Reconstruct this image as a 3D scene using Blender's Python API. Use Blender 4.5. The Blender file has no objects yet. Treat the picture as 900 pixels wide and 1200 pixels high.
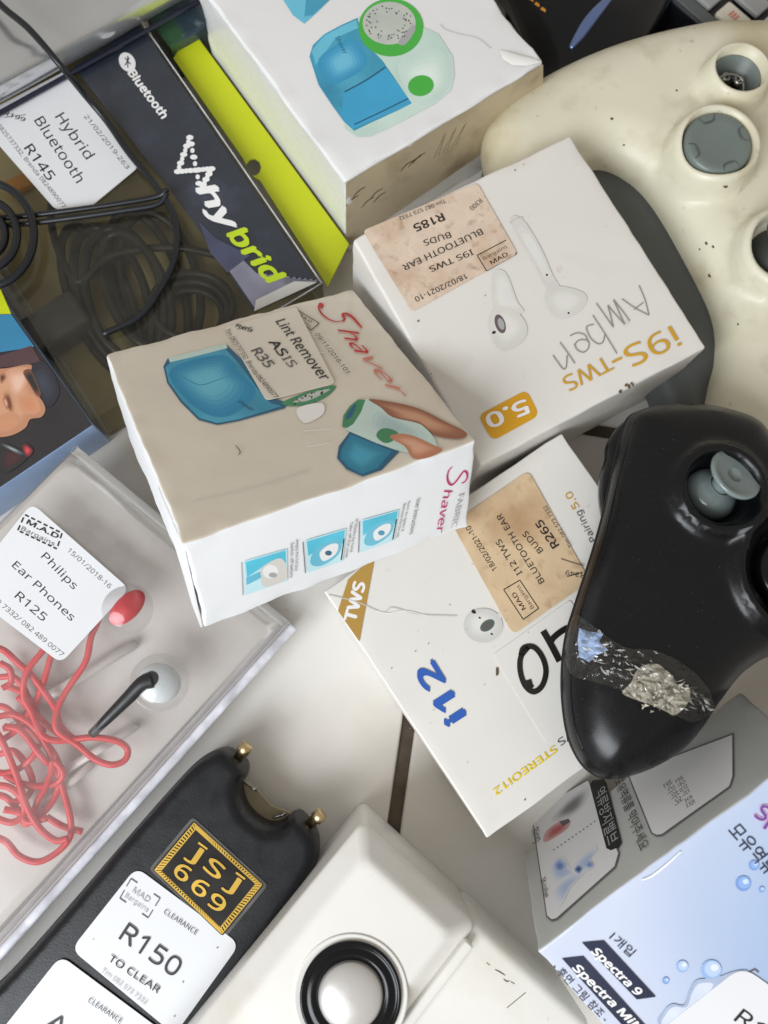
import bpy, math, os, random
import numpy as np
from mathutils import Vector, Matrix, noise
from mathutils.geometry import delaunay_2d_cdt

random.seed(7)
S = 0.01                     # everything below is written in centimetres
SC = bpy.context.scene
COL = SC.collection

# ------------------------------------------------------------------ camera
F, CX, CY, H = 950.0, 450.0, 600.0, 34.0
_d = Vector((-0.03, 0.19, 0.98)).normalized()          # straight down, seen by the camera
_Z = -_d
_Y = Vector((0, -1, 0)); _Y = (_Y - _Z * _Y.dot(_Z)).normalized()
_X = _Y.cross(_Z)
R3 = Matrix((_X, _Y, _Z))
CAM = Vector((0, 0, H))
cd = bpy.data.cameras.new('camera')
cam = bpy.data.objects.new('camera', cd); COL.objects.link(cam)
cd.sensor_fit = 'VERTICAL'; cd.sensor_height = 36; cd.lens = 36 * F / 1200
cd.clip_start = 0.01; cd.clip_end = 50
_m = Matrix((R3 @ Vector((1, 0, 0)), R3 @ Vector((0, -1, 0)), R3 @ Vector((0, 0, -1)))).transposed().to_4x4()
_m.translation = CAM * S
cam.matrix_world = _m
cd.dof.use_dof = True; cd.dof.focus_distance = 0.29; cd.dof.aperture_fstop = 11
SC.camera = cam

# ------------------------------------------------------------------ light (a room lit by a window at the lower left)
W = bpy.data.worlds.new('World'); SC.world = W; W.use_nodes = True
bg = W.node_tree.nodes['Background']
bg.inputs[0].default_value = (1.0, 0.93, 0.84, 1); bg.inputs[1].default_value = 0.45
def area(name, loc, target, size, power, col):
    l = bpy.data.lights.new(name, 'AREA'); l.shape = 'RECTANGLE'
    l.size, l.size_y = size[0] * S, size[1] * S; l.energy = power; l.color = col
    o = bpy.data.objects.new(name, l); COL.objects.link(o)
    o.location = Vector(loc) * S
    o.rotation_euler = (Vector(target) - Vector(loc)).to_track_quat('-Z', 'Y').to_euler()
    return o
area('window_light', (-56, -64, 76), (0, 6, 0), (75, 60), 15.0, (0.90, 0.95, 1.0))
SC.view_settings.view_transform = 'Standard'
SC.view_settings.look = 'None'
SC.view_settings.exposure = 0
SC.view_settings.gamma = 1
SC.cycles.max_bounces = 10; SC.cycles.transparent_max_bounces = 24

# ------------------------------------------------------------------ helpers
def ray(x, y): return R3 @ Vector(((x - CX) / F, (y - CY) / F, 1.0))
def P(x, y, z):                                         # pixel of the photograph -> point at height z
    d = ray(x, y); return CAM + d * ((z - H) / d.z)
def zc(ox, oy, s): return lambda *pts: [(ox + x / s, oy + y / s) for x, y in pts]

class Plane:
    def __init__(self, O, U, V):
        self.O = Vector(O); self.U = Vector(U).normalized()
        V = Vector(V); self.V = (V - self.U * V.dot(self.U)).normalized()
        self.N = self.U.cross(self.V); self.k = 0
    def px(self, x, y, h=0.0):
        d = ray(x, y); t = (self.O - CAM).dot(self.N) / d.dot(self.N)
        return CAM + d * t + self.N * h
    def at(self, u, v, h=0.0): return self.O + self.U * u + self.V * v + self.N * h
    def step(self, h):
        self.k += 1; return h + (self.k % 160) * 0.0003
def flat(z): return Plane((0, 0, z), (1, 0, 0), (0, 1, 0))

def lin(c):
    return tuple(((v / 255) / 12.92 if v / 255 <= 0.04045 else ((v / 255 + 0.055) / 1.055) ** 2.4) for v in c) + (1,)

def mat(name, rgb, rough=0.5, metal=0.0, var=0.06, vs=0.5, bump=0.0, bs=4.0, coat=0.0, dirt=None, spec=0.5, alpha=1.0, trans=0.0, sss=0.0):
    """rgb in 0..255 display values of the surface colour; scales are cycles per cm"""
    m = bpy.data.materials.new(name); m.use_nodes = True
    nt = m.node_tree; n = nt.nodes; b = n['Principled BSDF']
    tc = n.new('ShaderNodeTexCoord')
    def noi(scale, detail=4):
        t = n.new('ShaderNodeTexNoise'); t.inputs['Scale'].default_value = scale * 100; t.inputs['Detail'].default_value = detail
        nt.links.new(tc.outputs['Object'], t.inputs['Vector']); return t
    c = lin(rgb)
    t = noi(vs, 5)
    r = n.new('ShaderNodeMapRange'); r.inputs[3].default_value = 1 - var; r.inputs[4].default_value = 1 + var
    r.inputs[1].default_value = 0.25; r.inputs[2].default_value = 0.75
    nt.links.new(t.outputs['Fac'], r.inputs[0])
    mx = n.new('ShaderNodeMix'); mx.data_type = 'RGBA'; mx.blend_type = 'MULTIPLY'; mx.inputs[0].default_value = 1
    mx.inputs[6].default_value = c; nt.links.new(r.outputs[0], mx.inputs[7])
    out = mx.outputs[2]
    for (dc, ds, lo, hi, amt) in (dirt or ()):
        t2 = noi(ds, 6)
        r2 = n.new('ShaderNodeMapRange'); r2.inputs[1].default_value = lo; r2.inputs[2].default_value = hi
        r2.inputs[3].default_value = 0; r2.inputs[4].default_value = amt
        nt.links.new(t2.outputs['Fac'], r2.inputs[0])
        m2 = n.new('ShaderNodeMix'); m2.data_type = 'RGBA'
        nt.links.new(r2.outputs[0], m2.inputs[0]); nt.links.new(out, m2.inputs[6]); m2.inputs[7].default_value = lin(dc)
        out = m2.outputs[2]
    nt.links.new(out, b.inputs['Base Color'])
    t3 = noi(vs * 2.3, 5); r3 = n.new('ShaderNodeMapRange')
    r3.inputs[1].default_value = 0.3; r3.inputs[2].default_value = 0.7
    r3.inputs[3].default_value = max(0.02, rough * 0.85); r3.inputs[4].default_value = min(1, rough * 1.18)
    nt.links.new(t3.outputs['Fac'], r3.inputs[0]); nt.links.new(r3.outputs[0], b.inputs['Roughness'])
    b.inputs['Metallic'].default_value = metal
    b.inputs['Specular IOR Level'].default_value = spec
    b.inputs['Coat Weight'].default_value = coat; b.inputs['Coat Roughness'].default_value = 0.12
    b.inputs['Alpha'].default_value = alpha
    b.inputs['Transmission Weight'].default_value = trans
    if bump:
        t4 = noi(bs, 5); bp = n.new('ShaderNodeBump'); bp.inputs['Strength'].default_value = bump
        bp.inputs['Distance'].default_value = 0.0005
        nt.links.new(t4.outputs['Fac'], bp.inputs['Height']); nt.links.new(bp.outputs[0], b.inputs['Normal'])
    return m

def film(name, tint=(235, 238, 240), haze=0.12, gloss=0.10, rough=0.12, hcol=(200, 200, 198), bump=0.15, bs=1.2):
    """thin clear plastic: see-through with a little haze and a sheen"""
    m = bpy.data.materials.new(name); m.use_nodes = True
    nt = m.node_tree; n = nt.nodes; n.clear()
    o = n.new('ShaderNodeOutputMaterial'); tr = n.new('ShaderNodeBsdfTransparent'); tr.inputs[0].default_value = lin(tint)
    df = n.new('ShaderNodeBsdfDiffuse'); df.inputs[0].default_value = lin(hcol)
    gl = n.new('ShaderNodeBsdfGlossy'); gl.inputs['Roughness'].default_value = rough
    tc = n.new('ShaderNodeTexCoord'); t = n.new('ShaderNodeTexNoise'); t.inputs['Scale'].default_value = bs * 100; t.inputs['Detail'].default_value = 5
    nt.links.new(tc.outputs['Object'], t.inputs['Vector'])
    bp = n.new('ShaderNodeBump'); bp.inputs['Strength'].default_value = bump; bp.inputs['Distance'].default_value = 0.001
    nt.links.new(t.outputs['Fac'], bp.inputs['Height']); nt.links.new(bp.outputs[0], gl.inputs['Normal'])
    a = n.new('ShaderNodeMixShader'); r = n.new('ShaderNodeMapRange')
    r.inputs[1].default_value = 0.35; r.inputs[2].default_value = 0.7; r.inputs[3].default_value = haze * 0.7; r.inputs[4].default_value = haze * 1.35
    nt.links.new(t.outputs['Fac'], r.inputs[0]); nt.links.new(r.outputs[0], a.inputs[0])
    nt.links.new(tr.outputs[0], a.inputs[1]); nt.links.new(df.outputs[0], a.inputs[2])
    f = n.new('ShaderNodeFresnel'); f.inputs[0].default_value = 1.45
    ad = n.new('ShaderNodeMath'); ad.operation = 'MULTIPLY_ADD'; ad.inputs[1].default_value = 0.5; ad.inputs[2].default_value = gloss * 0.5
    ad.use_clamp = True
    nt.links.new(f.outputs[0], ad.inputs[0])
    b = n.new('ShaderNodeMixShader'); nt.links.new(ad.outputs[0], b.inputs[0])
    nt.links.new(a.outputs[0], b.inputs[1]); nt.links.new(gl.outputs[0], b.inputs[2])
    nt.links.new(b.outputs[0], o.inputs[0])
    return m

def smooth_path(pts, per=8, closed=False):
    pts = [Vector(p) for p in pts]; n = len(pts); out = []
    rng = range(n) if closed else range(n - 1)
    for i in rng:
        p0 = pts[(i - 1) % n] if (closed or i > 0) else pts[0] * 2 - pts[1]
        p1 = pts[i]; p2 = pts[(i + 1) % n]
        p3 = pts[(i + 2) % n] if (closed or i + 2 < n) else pts[-1] * 2 - pts[-2]
        for k in range(per):
            t = k / per
            out.append(0.5 * ((2 * p1) + (p2 - p0) * t + (2 * p0 - 5 * p1 + 4 * p2 - p3) * t * t + (3 * p1 - p0 - 3 * p2 + p3) * t ** 3))
    if not closed: out.append(pts[-1])
    return out

_tcache = {}
try:    # the plain sans that ships inside Blender; its default font otherwise
    SANS = bpy.data.fonts.load(os.path.join(bpy.utils.system_resource('DATAFILES'), 'fonts', 'NotoSansHebrew-Regular.woff2'))
except Exception:
    SANS = None
def glyphs(s, bold, shear):
    key = (s, bold, shear)
    if key not in _tcache:
        c = bpy.data.curves.new('t', 'FONT'); c.body = s; c.size = 1; c.shear = shear; c.resolution_u = 4
        if SANS and all(ord(k) < 128 for k in s): c.font = SANS
        o = bpy.data.objects.new('t', c); me = o.to_mesh()
        vs = [v.co.copy() for v in me.vertices]; fs = [tuple(p.vertices) for p in me.polygons]
        o.to_mesh_clear(); bpy.data.objects.remove(o); bpy.data.curves.remove(c)
        _tcache[key] = (vs, fs)
    return _tcache[key]

class MB:
    def __init__(self): self.v = []; self.f = []; self.m = []; self.mats = []; self.sm = []
    def mi(self, m):
        if m not in self.mats: self.mats.append(m)
        return self.mats.index(m)
    def add(self, vs, fs, m, smooth=False):
        b = len(self.v); self.v += [Vector(v) for v in vs]; i = self.mi(m)
        for f in fs: self.f.append(tuple(b + k for k in f)); self.m.append(i); self.sm.append(smooth)
    # flat print on a plane, given in photograph pixels
    def pp(self, pl, pts, m, h=0.03, curve=False):
        h = pl.step(h)
        if curve: pts = [(p.x, p.y) for p in smooth_path([(a, b, 0) for a, b in pts], 5, True)]
        ps = [pl.px(x, y, 0) for x, y in pts]
        a = sum(((ps[i - 1] - pl.O).cross(ps[i] - pl.O)).dot(pl.N) for i in range(len(ps)))
        if a < 0: ps.reverse()
        self.add([p + pl.N * h for p in ps], [tuple(range(len(ps)))], m)
    def ell(self, pl, c, rx, ry, m, rot=0, h=0.03, inner=0, n=40):
        h = pl.step(h); r = math.radians(rot)
        def pt(k, s):
            a = 2 * math.pi * k / n; x, y = rx * s * math.cos(a), ry * s * math.sin(a)
            return pl.px(c[0] + x * math.cos(r) - y * math.sin(r), c[1] + x * math.sin(r) + y * math.cos(r)) + pl.N * h
        o = [pt(-k, 1) for k in range(n)]
        if inner:
            i = [pt(-k, inner) for k in range(n)]
            self.add(o + i, [(k, (k + 1) % n, n + (k + 1) % n, n + k) for k in range(n)], m)
        else: self.add(o, [tuple(range(n))], m)
    def soft(self, pl, pts, ca, cb, n=8, keep=0.25, at=None, curve=True):
        """printed shape whose colour runs from ca at its rim to cb at its middle"""
        if curve: pts = [(p.x, p.y) for p in smooth_path([(a, b, 0) for a, b in pts], 4, True)]
        c = at or (sum(p[0] for p in pts) / len(pts), sum(p[1] for p in pts) / len(pts))
        for i in range(n):
            t = i / (n - 1); f = 1 - (1 - keep) * t; e = t * t * (3 - 2 * t)
            self.pp(pl, [(c[0] + (x - c[0]) * f, c[1] + (y - c[1]) * f) for x, y in pts], tone([ca[k] + (cb[k] - ca[k]) * e for k in range(3)]))
    def stroke(self, pl, pts, w, m, h=0.03, curve=True, taper=False):
        h = pl.step(h)
        ps = [pl.px(x, y) for x, y in pts]
        if curve and len(ps) > 2: ps = smooth_path(ps, 6)
        L = []; n = len(ps)
        for i, p in enumerate(ps):
            t = (ps[min(i + 1, n - 1)] - ps[max(i - 1, 0)]).normalized(); s = pl.N.cross(t)
            k = w / 2 * ((0.35 + 0.65 * math.sin(math.pi * (0.1 + 0.8 * i / max(1, n - 1)))) if taper else 1)
            L += [p + s * k + pl.N * h, p - s * k + pl.N * h]
        self.add(L, [(2 * i, 2 * i + 1, 2 * i + 3, 2 * i + 2) for i in range(n - 1)], m)
    def text(self, pl, s, a, b, m, cap=None, h=0.03, bold=0.0, shear=0.0, base=False):
        """text whose middle line runs from pixel a to pixel b; cap = letter height in pixels"""
        h = pl.step(h)
        vs, fs = glyphs(s, bold, shear)
        if not vs: return
        A, B = pl.px(*a), pl.px(*b); L = (B - A).length; d = (B - A) / L; up = pl.N.cross(d)
        x0 = min(v.x for v in vs); x1 = max(v.x for v in vs)
        sx = L / (x1 - x0)
        sy = sx
        if cap is not None:
            q = ((b[0] - a[0]) ** 2 + (b[1] - a[1]) ** 2) ** 0.5
            sy = cap * (L / q) / 0.73
        off = 0 if base else 0.365
        k = min(0.04, bold * 1.2)
        for i, (ex, ey) in enumerate(((0, 0), (k, 0), (-k, 0), (0, k), (0, -k)) if bold > 0 else ((0, 0),)):
            self.add([A + d * ((v.x - x0 + ex) * sx) + up * ((v.y - off + ey) * sy) + pl.N * (h + i * 0.0002) for v in vs], fs, m)
    def sticker(self, pl, quad, m, r=0.25, h0=0.02, h1=0.05, lift=None):
        ps = [pl.px(x, y) for x, y in quad]
        a = sum(((ps[i - 1] - pl.O).cross(ps[i] - pl.O)).dot(pl.N) for i in range(4))
        if a < 0: ps.reverse()
        out = []
        for i in range(len(ps)):
            p, q, s = ps[i], ps[i - 1], ps[(i + 1) % len(ps)]
            A = p + (q - p).normalized() * r; B = p + (s - p).normalized() * r
            for k in range(7):
                t = k / 6; out.append(A * (1 - t) ** 2 + p * 2 * t * (1 - t) + B * t * t)
        n = len(out)
        self.add([p + pl.N * h1 for p in out] + [p + pl.N * h0 for p in out],
                 [tuple(range(n))] + [(n + k, n + (k + 1) % n, (k + 1) % n, k) for k in range(n)], m)
    def rbox(self, O, U, V, N, dim, r, m, top=None, amp=0.0, freq=0.35, nseg=14, seed=0.0, wear=0.0):
        """box with rounded edges; O is one bottom corner, edges run along U, V, N"""
        U, V, N = Vector(U).normalized(), Vector(V).normalized(), Vector(N).normalized(); O = Vector(O)
        def ax(L):
            rr = min(r, L * 0.49); k = max(2, int(nseg * L / max(dim)))
            s = [0, 0.15, 0.3, 0.5, 0.75]
            return [q * rr for q in s] + [rr + (L - 2 * rr) * i / k for i in range(k + 1)] + [L - q * rr for q in reversed(s)]
        A = [ax(d) for d in dim]; rr = [min(r, d * 0.49) for d in dim]; rmin = min(rr)
        idx = {}; vs = []; fs = []; fm = []
        def vert(p):
            k = tuple(round(c, 5) for c in p)
            if k not in idx:
                q = [min(max(p[i], rmin), dim[i] - rmin) for i in range(3)]
                e = Vector([p[i] - q[i] for i in range(3)])
                w = Vector(q) + (e.normalized() * rmin if e.length > 1e-6 else Vector())
                if amp:
                    x = Vector(w) * freq + Vector((seed, seed * 1.7, seed * 0.3)); w = w + noise.noise_vector(x) * amp
                if wear:
                    g_ = sorted(min(p[i], dim[i] - p[i]) for i in range(3)); x = Vector(w) * 0.7 + Vector((seed, 3.1, seed * 0.6))
                    w = w + (noise.noise_vector(x) + 0.6 * noise.noise_vector(x * 2.7)) * wear * (math.exp(-g_[1] / 0.3) + 1.2 * math.exp(-g_[2] / 0.35))
                idx[k] = len(vs); vs.append(O + U * w.x + V * w.y + N * w.z)
            return idx[k]
        for a in range(3):
            b, c = (a + 1) % 3, (a + 2) % 3
            for side in (0, 1):
                for i in range(len(A[b]) - 1):
                    for j in range(len(A[c]) - 1):
                        q = []
                        for (x, y) in ((i, j), (i + 1, j), (i + 1, j + 1), (i, j + 1)):
                            p = [0, 0, 0]; p[a] = dim[a] * side; p[b] = A[b][x]; p[c] = A[c][y]; q.append(vert(p))
                        if not side: q.reverse()
                        if len(set(q)) == 4:
                            fs.append(tuple(q)); fm.append(1 if (a == 2 and side) else 0)
        base = len(self.f)
        self.add(vs, fs, m, True)
        if top:
            ti = self.mi(top)
            for k, t in enumerate(fm):
                if t: self.m[base + k] = ti
    def tube(self, pts, r, m, n=10, per=6, closed=False, curve=True):
        ps = smooth_path(pts, per, closed) if curve else [Vector(p) for p in pts]
        k = len(ps); vs = []
        ref = Vector((0.13, 0.31, 1)).normalized()
        for i, p in enumerate(ps):
            t = (ps[(i + 1) % k] - ps[i - 1]) if closed else (ps[min(i + 1, k - 1)] - ps[max(i - 1, 0)])
            t = t.normalized() if t.length > 1e-9 else Vector((1, 0, 0))
            s = t.cross(ref)
            if s.length < 0.05: s = t.cross(Vector((1, 0, 0)))
            s.normalize(); u = s.cross(t)
            rr = r(i / (k - 1)) if callable(r) else r
            vs += [p + (s * math.cos(2 * math.pi * j / n) + u * math.sin(2 * math.pi * j / n)) * rr for j in range(n)]
        fs = []
        for i in range(k if closed else k - 1):
            a, b = i * n, ((i + 1) % k) * n
            fs += [(a + j, a + (j + 1) % n, b + (j + 1) % n, b + j) for j in range(n)]
        if not closed: fs += [tuple(reversed(range(n))), tuple((k - 1) * n + j for j in range(n))]
        self.add(vs, fs, m, True)
    def lathe(self, O, ax, prof, m, n=48, caps=(True, True)):
        """profile = list of (radius, height) about the axis ax from O"""
        O = Vector(O); ax = Vector(ax).normalized(); s = ax.orthogonal().normalized(); u = ax.cross(s)
        vs = []
        for (r, z) in prof:
            vs += [O + ax * z + (s * math.cos(2 * math.pi * j / n) + u * math.sin(2 * math.pi * j / n)) * r for j in range(n)]
        fs = []
        for i in range(len(prof) - 1):
            a, b = i * n, (i + 1) * n
            fs += [(a + j, a + (j + 1) % n, b + (j + 1) % n, b + j) for j in range(n)]
        if caps[0]: fs.append(tuple(reversed(range(n))))
        if caps[1]: fs.append(tuple((len(prof) - 1) * n + j for j in range(n)))
        self.add(vs, fs, m, True)
    def ball(self, c, rx, ry, rz, m, axes=None, n=28):
        X, Y, Z = axes or (Vector((1, 0, 0)), Vector((0, 1, 0)), Vector((0, 0, 1)))
        c = Vector(c); vs = []; k = n // 2
        for i in range(k + 1):
            th = math.pi * (0.002 + 0.996 * i / k)
            for j in range(n):
                ph = 2 * math.pi * j / n
                vs.append(c + X * rx * math.sin(th) * math.cos(ph) + Y * ry * math.sin(th) * math.sin(ph) + Z * rz * math.cos(th))
        self.add(vs, [(i * n + j, (i + 1) * n + j, (i + 1) * n + (j + 1) % n, i * n + (j + 1) % n) for i in range(k) for j in range(n)], m, True)
    def slab(self, poly, z0, z1, m, top=None):
        """upright prism over a polygon of world points"""
        ps = [Vector((p[0], p[1], 0)) for p in poly]
        a = sum(ps[i - 1].x * ps[i].y - ps[i].x * ps[i - 1].y for i in range(len(ps)))
        if a < 0: ps.reverse()
        n = len(ps); z = Vector((0, 0, 1))
        self.add([p + z * z1 for p in ps] + [p + z * z0 for p in ps],
                 [(n + k, n + (k + 1) % n, (k + 1) % n, k) for k in range(n)] + [tuple(reversed(range(n, 2 * n)))], m)
        self.add([p + z * z1 for p in ps], [tuple(range(n))], top or m)
    def build(self, name, parent=None):
        inv = parent.matrix_world.inverted() if parent else Matrix()
        me = bpy.data.meshes.new(name)
        me.from_pydata([inv @ (v * S) for v in self.v], [], self.f)
        for m in self.mats: me.materials.append(m)
        me.polygons.foreach_set('material_index', self.m)
        me.polygons.foreach_set('use_smooth', self.sm)
        me.update()
        o = bpy.data.objects.new(name, me); COL.objects.link(o)
        if parent: o.parent = parent
        return o

def thing(name, label, cat, base, U=(1, 0, 0), V=None, group=None):
    o = bpy.data.objects.new(name, None); COL.objects.link(o)
    U = Vector(U).normalized(); V = Vector(V) if V else Vector((0, 0, 1)).cross(U)
    V = (V - U * V.dot(U)).normalized(); N = U.cross(V)
    m = Matrix((U, V, N)).transposed().to_4x4(); m.translation = Vector(base) * S
    o.matrix_world = m; o.empty_display_size = 0.01
    o['label'] = label; o['category'] = cat
    if group: o['group'] = group
    bpy.context.view_layer.update()
    return o
def sub(o, parent):                                     # hang a built part under another part
    bpy.context.view_layer.update()
    mw = o.matrix_world.copy(); o.parent = parent; o.matrix_parent_inverse = parent.matrix_world.inverted(); o.matrix_world = mw
    return o

class Pillow:
    """a moulded shell over a curved outline: full height inside, rounding down to the outline"""
    def __init__(self, px, zm, Ht, Rt, Hb=None, Rb=None, feats=None, sp=0.25, corners=False, pw=2.0):
        self.zm, self.Ht, self.Rt, self.pw = zm, Ht, Rt, pw
        self.Hb = Hb if Hb is not None else Ht; self.Rb = Rb or Rt
        w = [P(x, y, zm) for x, y in px]
        w = w + [] if corners else smooth_path(w, 10, True)
        pts = []                                        # resample evenly
        for i in range(len(w)):
            a, b = w[i], w[(i + 1) % len(w)]; k = max(1, int((b - a).length / (sp * 0.8)))
            for j in range(k): pts.append(a.lerp(b, j / k))
        keep = [pts[0]]
        for p in pts[1:]:
            if (p - keep[-1]).length > sp * 0.4: keep.append(p)
        self.ol = np.array([(p.x, p.y) for p in keep]); self.sp = sp; self.feats = feats or []
    def dist(self, q):
        q = np.asarray(q, float).reshape(-1, 2); a = self.ol; b = np.roll(a, -1, 0); e = b - a; best = np.full(len(q), 1e9)
        ins = np.zeros(len(q), bool)
        for i in range(len(a)):
            t = np.clip(((q - a[i]) @ e[i]) / (e[i] @ e[i]), 0, 1)
            best = np.minimum(best, np.linalg.norm(q - a[i] - t[:, None] * e[i], axis=1))
            c = ((a[i, 1] > q[:, 1]) != (b[i, 1] > q[:, 1]))
            with np.errstate(divide='ignore', invalid='ignore'):
                xx = a[i, 0] + (q[:, 1] - a[i, 1]) * e[i, 0] / (e[i, 1] if e[i, 1] else 1e-12)
            ins ^= c & (q[:, 0] < xx)
        return np.where(ins, best, -best)
    def prof(self, d, R):
        t = np.clip(d / R, 0, 1); return (1 - (1 - t) ** self.pw) ** (1 / self.pw)
    def top(self, q):
        q = np.asarray(q, float).reshape(-1, 2); d = self.dist(q)
        z = self.zm + self.Ht * self.prof(np.maximum(d, 0), self.Rt)
        for f in self.feats: z = f(q, z)
        return z
    def drape(self, x, y, lift=0.0):                     # pixel -> point on the upper surface
        z = self.zm + self.Ht
        for _ in range(8):
            p = P(x, y, z); z = 0.5 * z + 0.5 * float(self.top([(p.x, p.y)])[0])
        p = P(x, y, z); p.z += lift; return p
    def drape_many(self, px):
        z = np.full(len(px), self.zm + self.Ht); ds = np.array([tuple(ray(x, y)) for x, y in px]); c = np.array(CAM)
        for _ in range(8):
            p = c + ds * ((z - H) / ds[:, 2])[:, None]; z = 0.5 * z + 0.5 * self.top(p[:, :2])
        p = c + ds * ((z - H) / ds[:, 2])[:, None]
        return [Vector(q) for q in p]
    def mesh(self, mb, m, extra=(), mb_bottom=True):
        ol = self.ol; lo, hi = ol.min(0), ol.max(0); sp = self.sp; rng = np.random.RandomState(3)
        g = []
        y = lo[1]; row = 0
        while y < hi[1]:
            x = lo[0] + (sp / 2 if row % 2 else 0)
            while x < hi[0]: g.append((x, y)); x += sp
            y += sp * 0.866; row += 1
        g = np.array(g); g = g[self.dist(g) > sp * 2.1]
        tn = np.roll(ol, -1, 0) - np.roll(ol, 1, 0); tn /= np.linalg.norm(tn, axis=1)[:, None]; nr = np.stack([-tn[:, 1], tn[:, 0]], 1)
        if self.dist(ol[:1] + nr[:1] * 0.05)[0] < 0: nr = -nr
        rings = []
        for k in (0.12, 0.32, 0.65, 1.1, 1.65):          # rows that follow the outline, so the rounded rim stays even
            rr = ol + nr * sp * k; rings.append(rr[np.abs(self.dist(rr) - sp * k) < sp * 0.04])
        g = np.vstack([g] + rings)
        if len(extra):
            ex = np.array(extra); ex = ex[self.dist(ex) > sp * 0.3]
            dm = np.array([np.min(np.linalg.norm(ex - p, axis=1)) for p in g]); g = np.vstack([g[dm > sp * 0.5], ex])
        nb = len(ol)
        allv = [Vector(p) for p in ol] + [Vector(p) for p in g]
        r = delaunay_2d_cdt(allv, [], [list(range(nb))], 1, 1e-5)
        v2 = np.array([(v.x, v.y) for v in r[0]]); tri = [tuple(f) for f in r[2]]
        d = self.dist(v2); d[np.abs(d) < 2e-3] = 0; d = np.maximum(d, 0)
        zt = self.zm + self.Ht * self.prof(d, self.Rt)
        for f in self.feats: zt = f(v2, zt)
        def up(f):
            a, b, c = (v2[k] for k in f[:3]); return (b[0] - a[0]) * (c[1] - a[1]) - (b[1] - a[1]) * (c[0] - a[0]) > 0
        tri = [f if up(f) else tuple(reversed(f)) for f in tri]
        vs = [(v2[i, 0], v2[i, 1], zt[i]) for i in range(len(v2))]
        mb.add(vs, tri, m, True)
        if mb_bottom:
            zb = self.zm - self.Hb * self.prof(d, self.Rb)
            mb.add([(v2[i, 0], v2[i, 1], zb[i]) for i in range(len(v2))], [tuple(reversed(f)) for f in tri], m, True)
def ringpts(c, radii, n=40): return [(c[0] + r * math.cos(2 * math.pi * k / n), c[1] + r * math.sin(2 * math.pi * k / n)) for r in radii for k in range(n)]
def sstep(x): x = np.clip(x, 0, 1); return x * x * (3 - 2 * x)

# ------------------------------------------------------------------ materials
_tones = {}
def tone(rgb):
    k = tuple(int(round(v / 4) * 4) for v in rgb)
    if k not in _tones: _tones[k] = mat('print_tone_%d_%d_%d' % k, k, 0.36, var=0.05, vs=0.8)
    return _tones[k]
white_card = mat('white_card', (226, 223, 217), 0.42, var=0.03, vs=0.25, bump=0.12, bs=0.9, dirt=[((176, 160, 134), 0.22, 0.56, 0.8, 0.35), ((120, 105, 85), 1.6, 0.7, 0.85, 0.35)])
gloss_card = mat('glossy_white_card', (230, 230, 230), 0.28, var=0.02, vs=0.25, bump=0.5, bs=0.55, coat=0.3, dirt=[((170, 150, 120), 0.2, 0.6, 0.85, 0.3)])
shaver_card = mat('shaver_card', (221, 211, 195), 0.32, var=0.05, vs=0.25, bump=0.6, bs=0.5, coat=0.6, dirt=[((188, 166, 132), 0.18, 0.5, 0.8, 0.45)])
front_card = mat('front_card', (236, 238, 240), 0.4, var=0.015, vs=0.3, bump=0.08, bs=0.8)
shade_brown_card = mat('shade_brown_card', (196, 182, 154), 0.5, var=0.1, vs=0.4, dirt=[((120, 100, 68), 0.5, 0.5, 0.75, 0.6)])  # mottled brown: shade of a carton front put into the colour
label_white = mat('label_white', (222, 223, 226), 0.45, var=0.02, vs=0.3, bump=0.05, bs=1)
label_beige = mat('label_beige', (220, 200, 180), 0.5, var=0.08, vs=1.4, bump=0.2, bs=3, dirt=[((184, 146, 114), 0.6, 0.48, 0.72, 0.6), ((150, 116, 88), 2.6, 0.56, 0.74, 0.5), ((110, 84, 64), 7, 0.64, 0.76, 0.55)])
label_tan = mat('label_tan', (214, 188, 152), 0.48, var=0.08, vs=1.2, bump=0.2, bs=3, dirt=[((170, 130, 92), 0.35, 0.46, 0.72, 0.8), ((160, 122, 86), 2.2, 0.56, 0.76, 0.5), ((126, 92, 64), 6, 0.66, 0.78, 0.5)])
ink = mat('black_ink', (28, 27, 28), 0.5, var=0.1)
soft_ink = mat('soft_ink', (92, 88, 86), 0.5, var=0.12)
pale_ink = mat('pale_ink', (168, 168, 170), 0.5)
pencil = mat('pencil_grey', (140, 136, 132), 0.5)
gold = mat('gold_print', (206, 158, 40), 0.4)
amber = mat('amber_print', (214, 158, 24), 0.4)
khaki = mat('khaki_band', (178, 140, 66), 0.45)
yellow = mat('yellow_print', (232, 204, 40), 0.4)
blue_ink = mat('blue_print', (44, 92, 178), 0.4)
white_ink = mat('white_print', (236, 236, 236), 0.4)
tank_blue = mat('print_teal_blue', (58, 154, 186), 0.3, var=0.22, vs=0.3, coat=0.4, dirt=[((120, 196, 220), 0.35, 0.5, 0.8, 0.45), ((24, 100, 140), 0.5, 0.52, 0.75, 0.5)])
tank_dark = mat('print_deep_teal', (24, 92, 124), 0.3, var=0.12, vs=0.5, coat=0.4)
tank_light = mat('print_pale_blue', (104, 190, 216), 0.3, var=0.1, vs=0.4, coat=0.3)
cyan = mat('print_cyan', (86, 196, 222), 0.35, var=0.16, vs=0.7)
cyan_pale = mat('print_pale_cyan', (196, 232, 240), 0.35, var=0.06, vs=0.7)
mint = mat('print_mint', (200, 222, 212), 0.3, var=0.08, vs=0.3, dirt=[((150, 186, 180), 0.4, 0.5, 0.8, 0.5)], coat=0.3)
green = mat('print_green', (70, 178, 66), 0.3, var=0.08, vs=0.5, coat=0.3)
green_dull = mat('print_dull_green', (64, 136, 92), 0.3, var=0.15, vs=1.2, coat=0.3)
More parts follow.
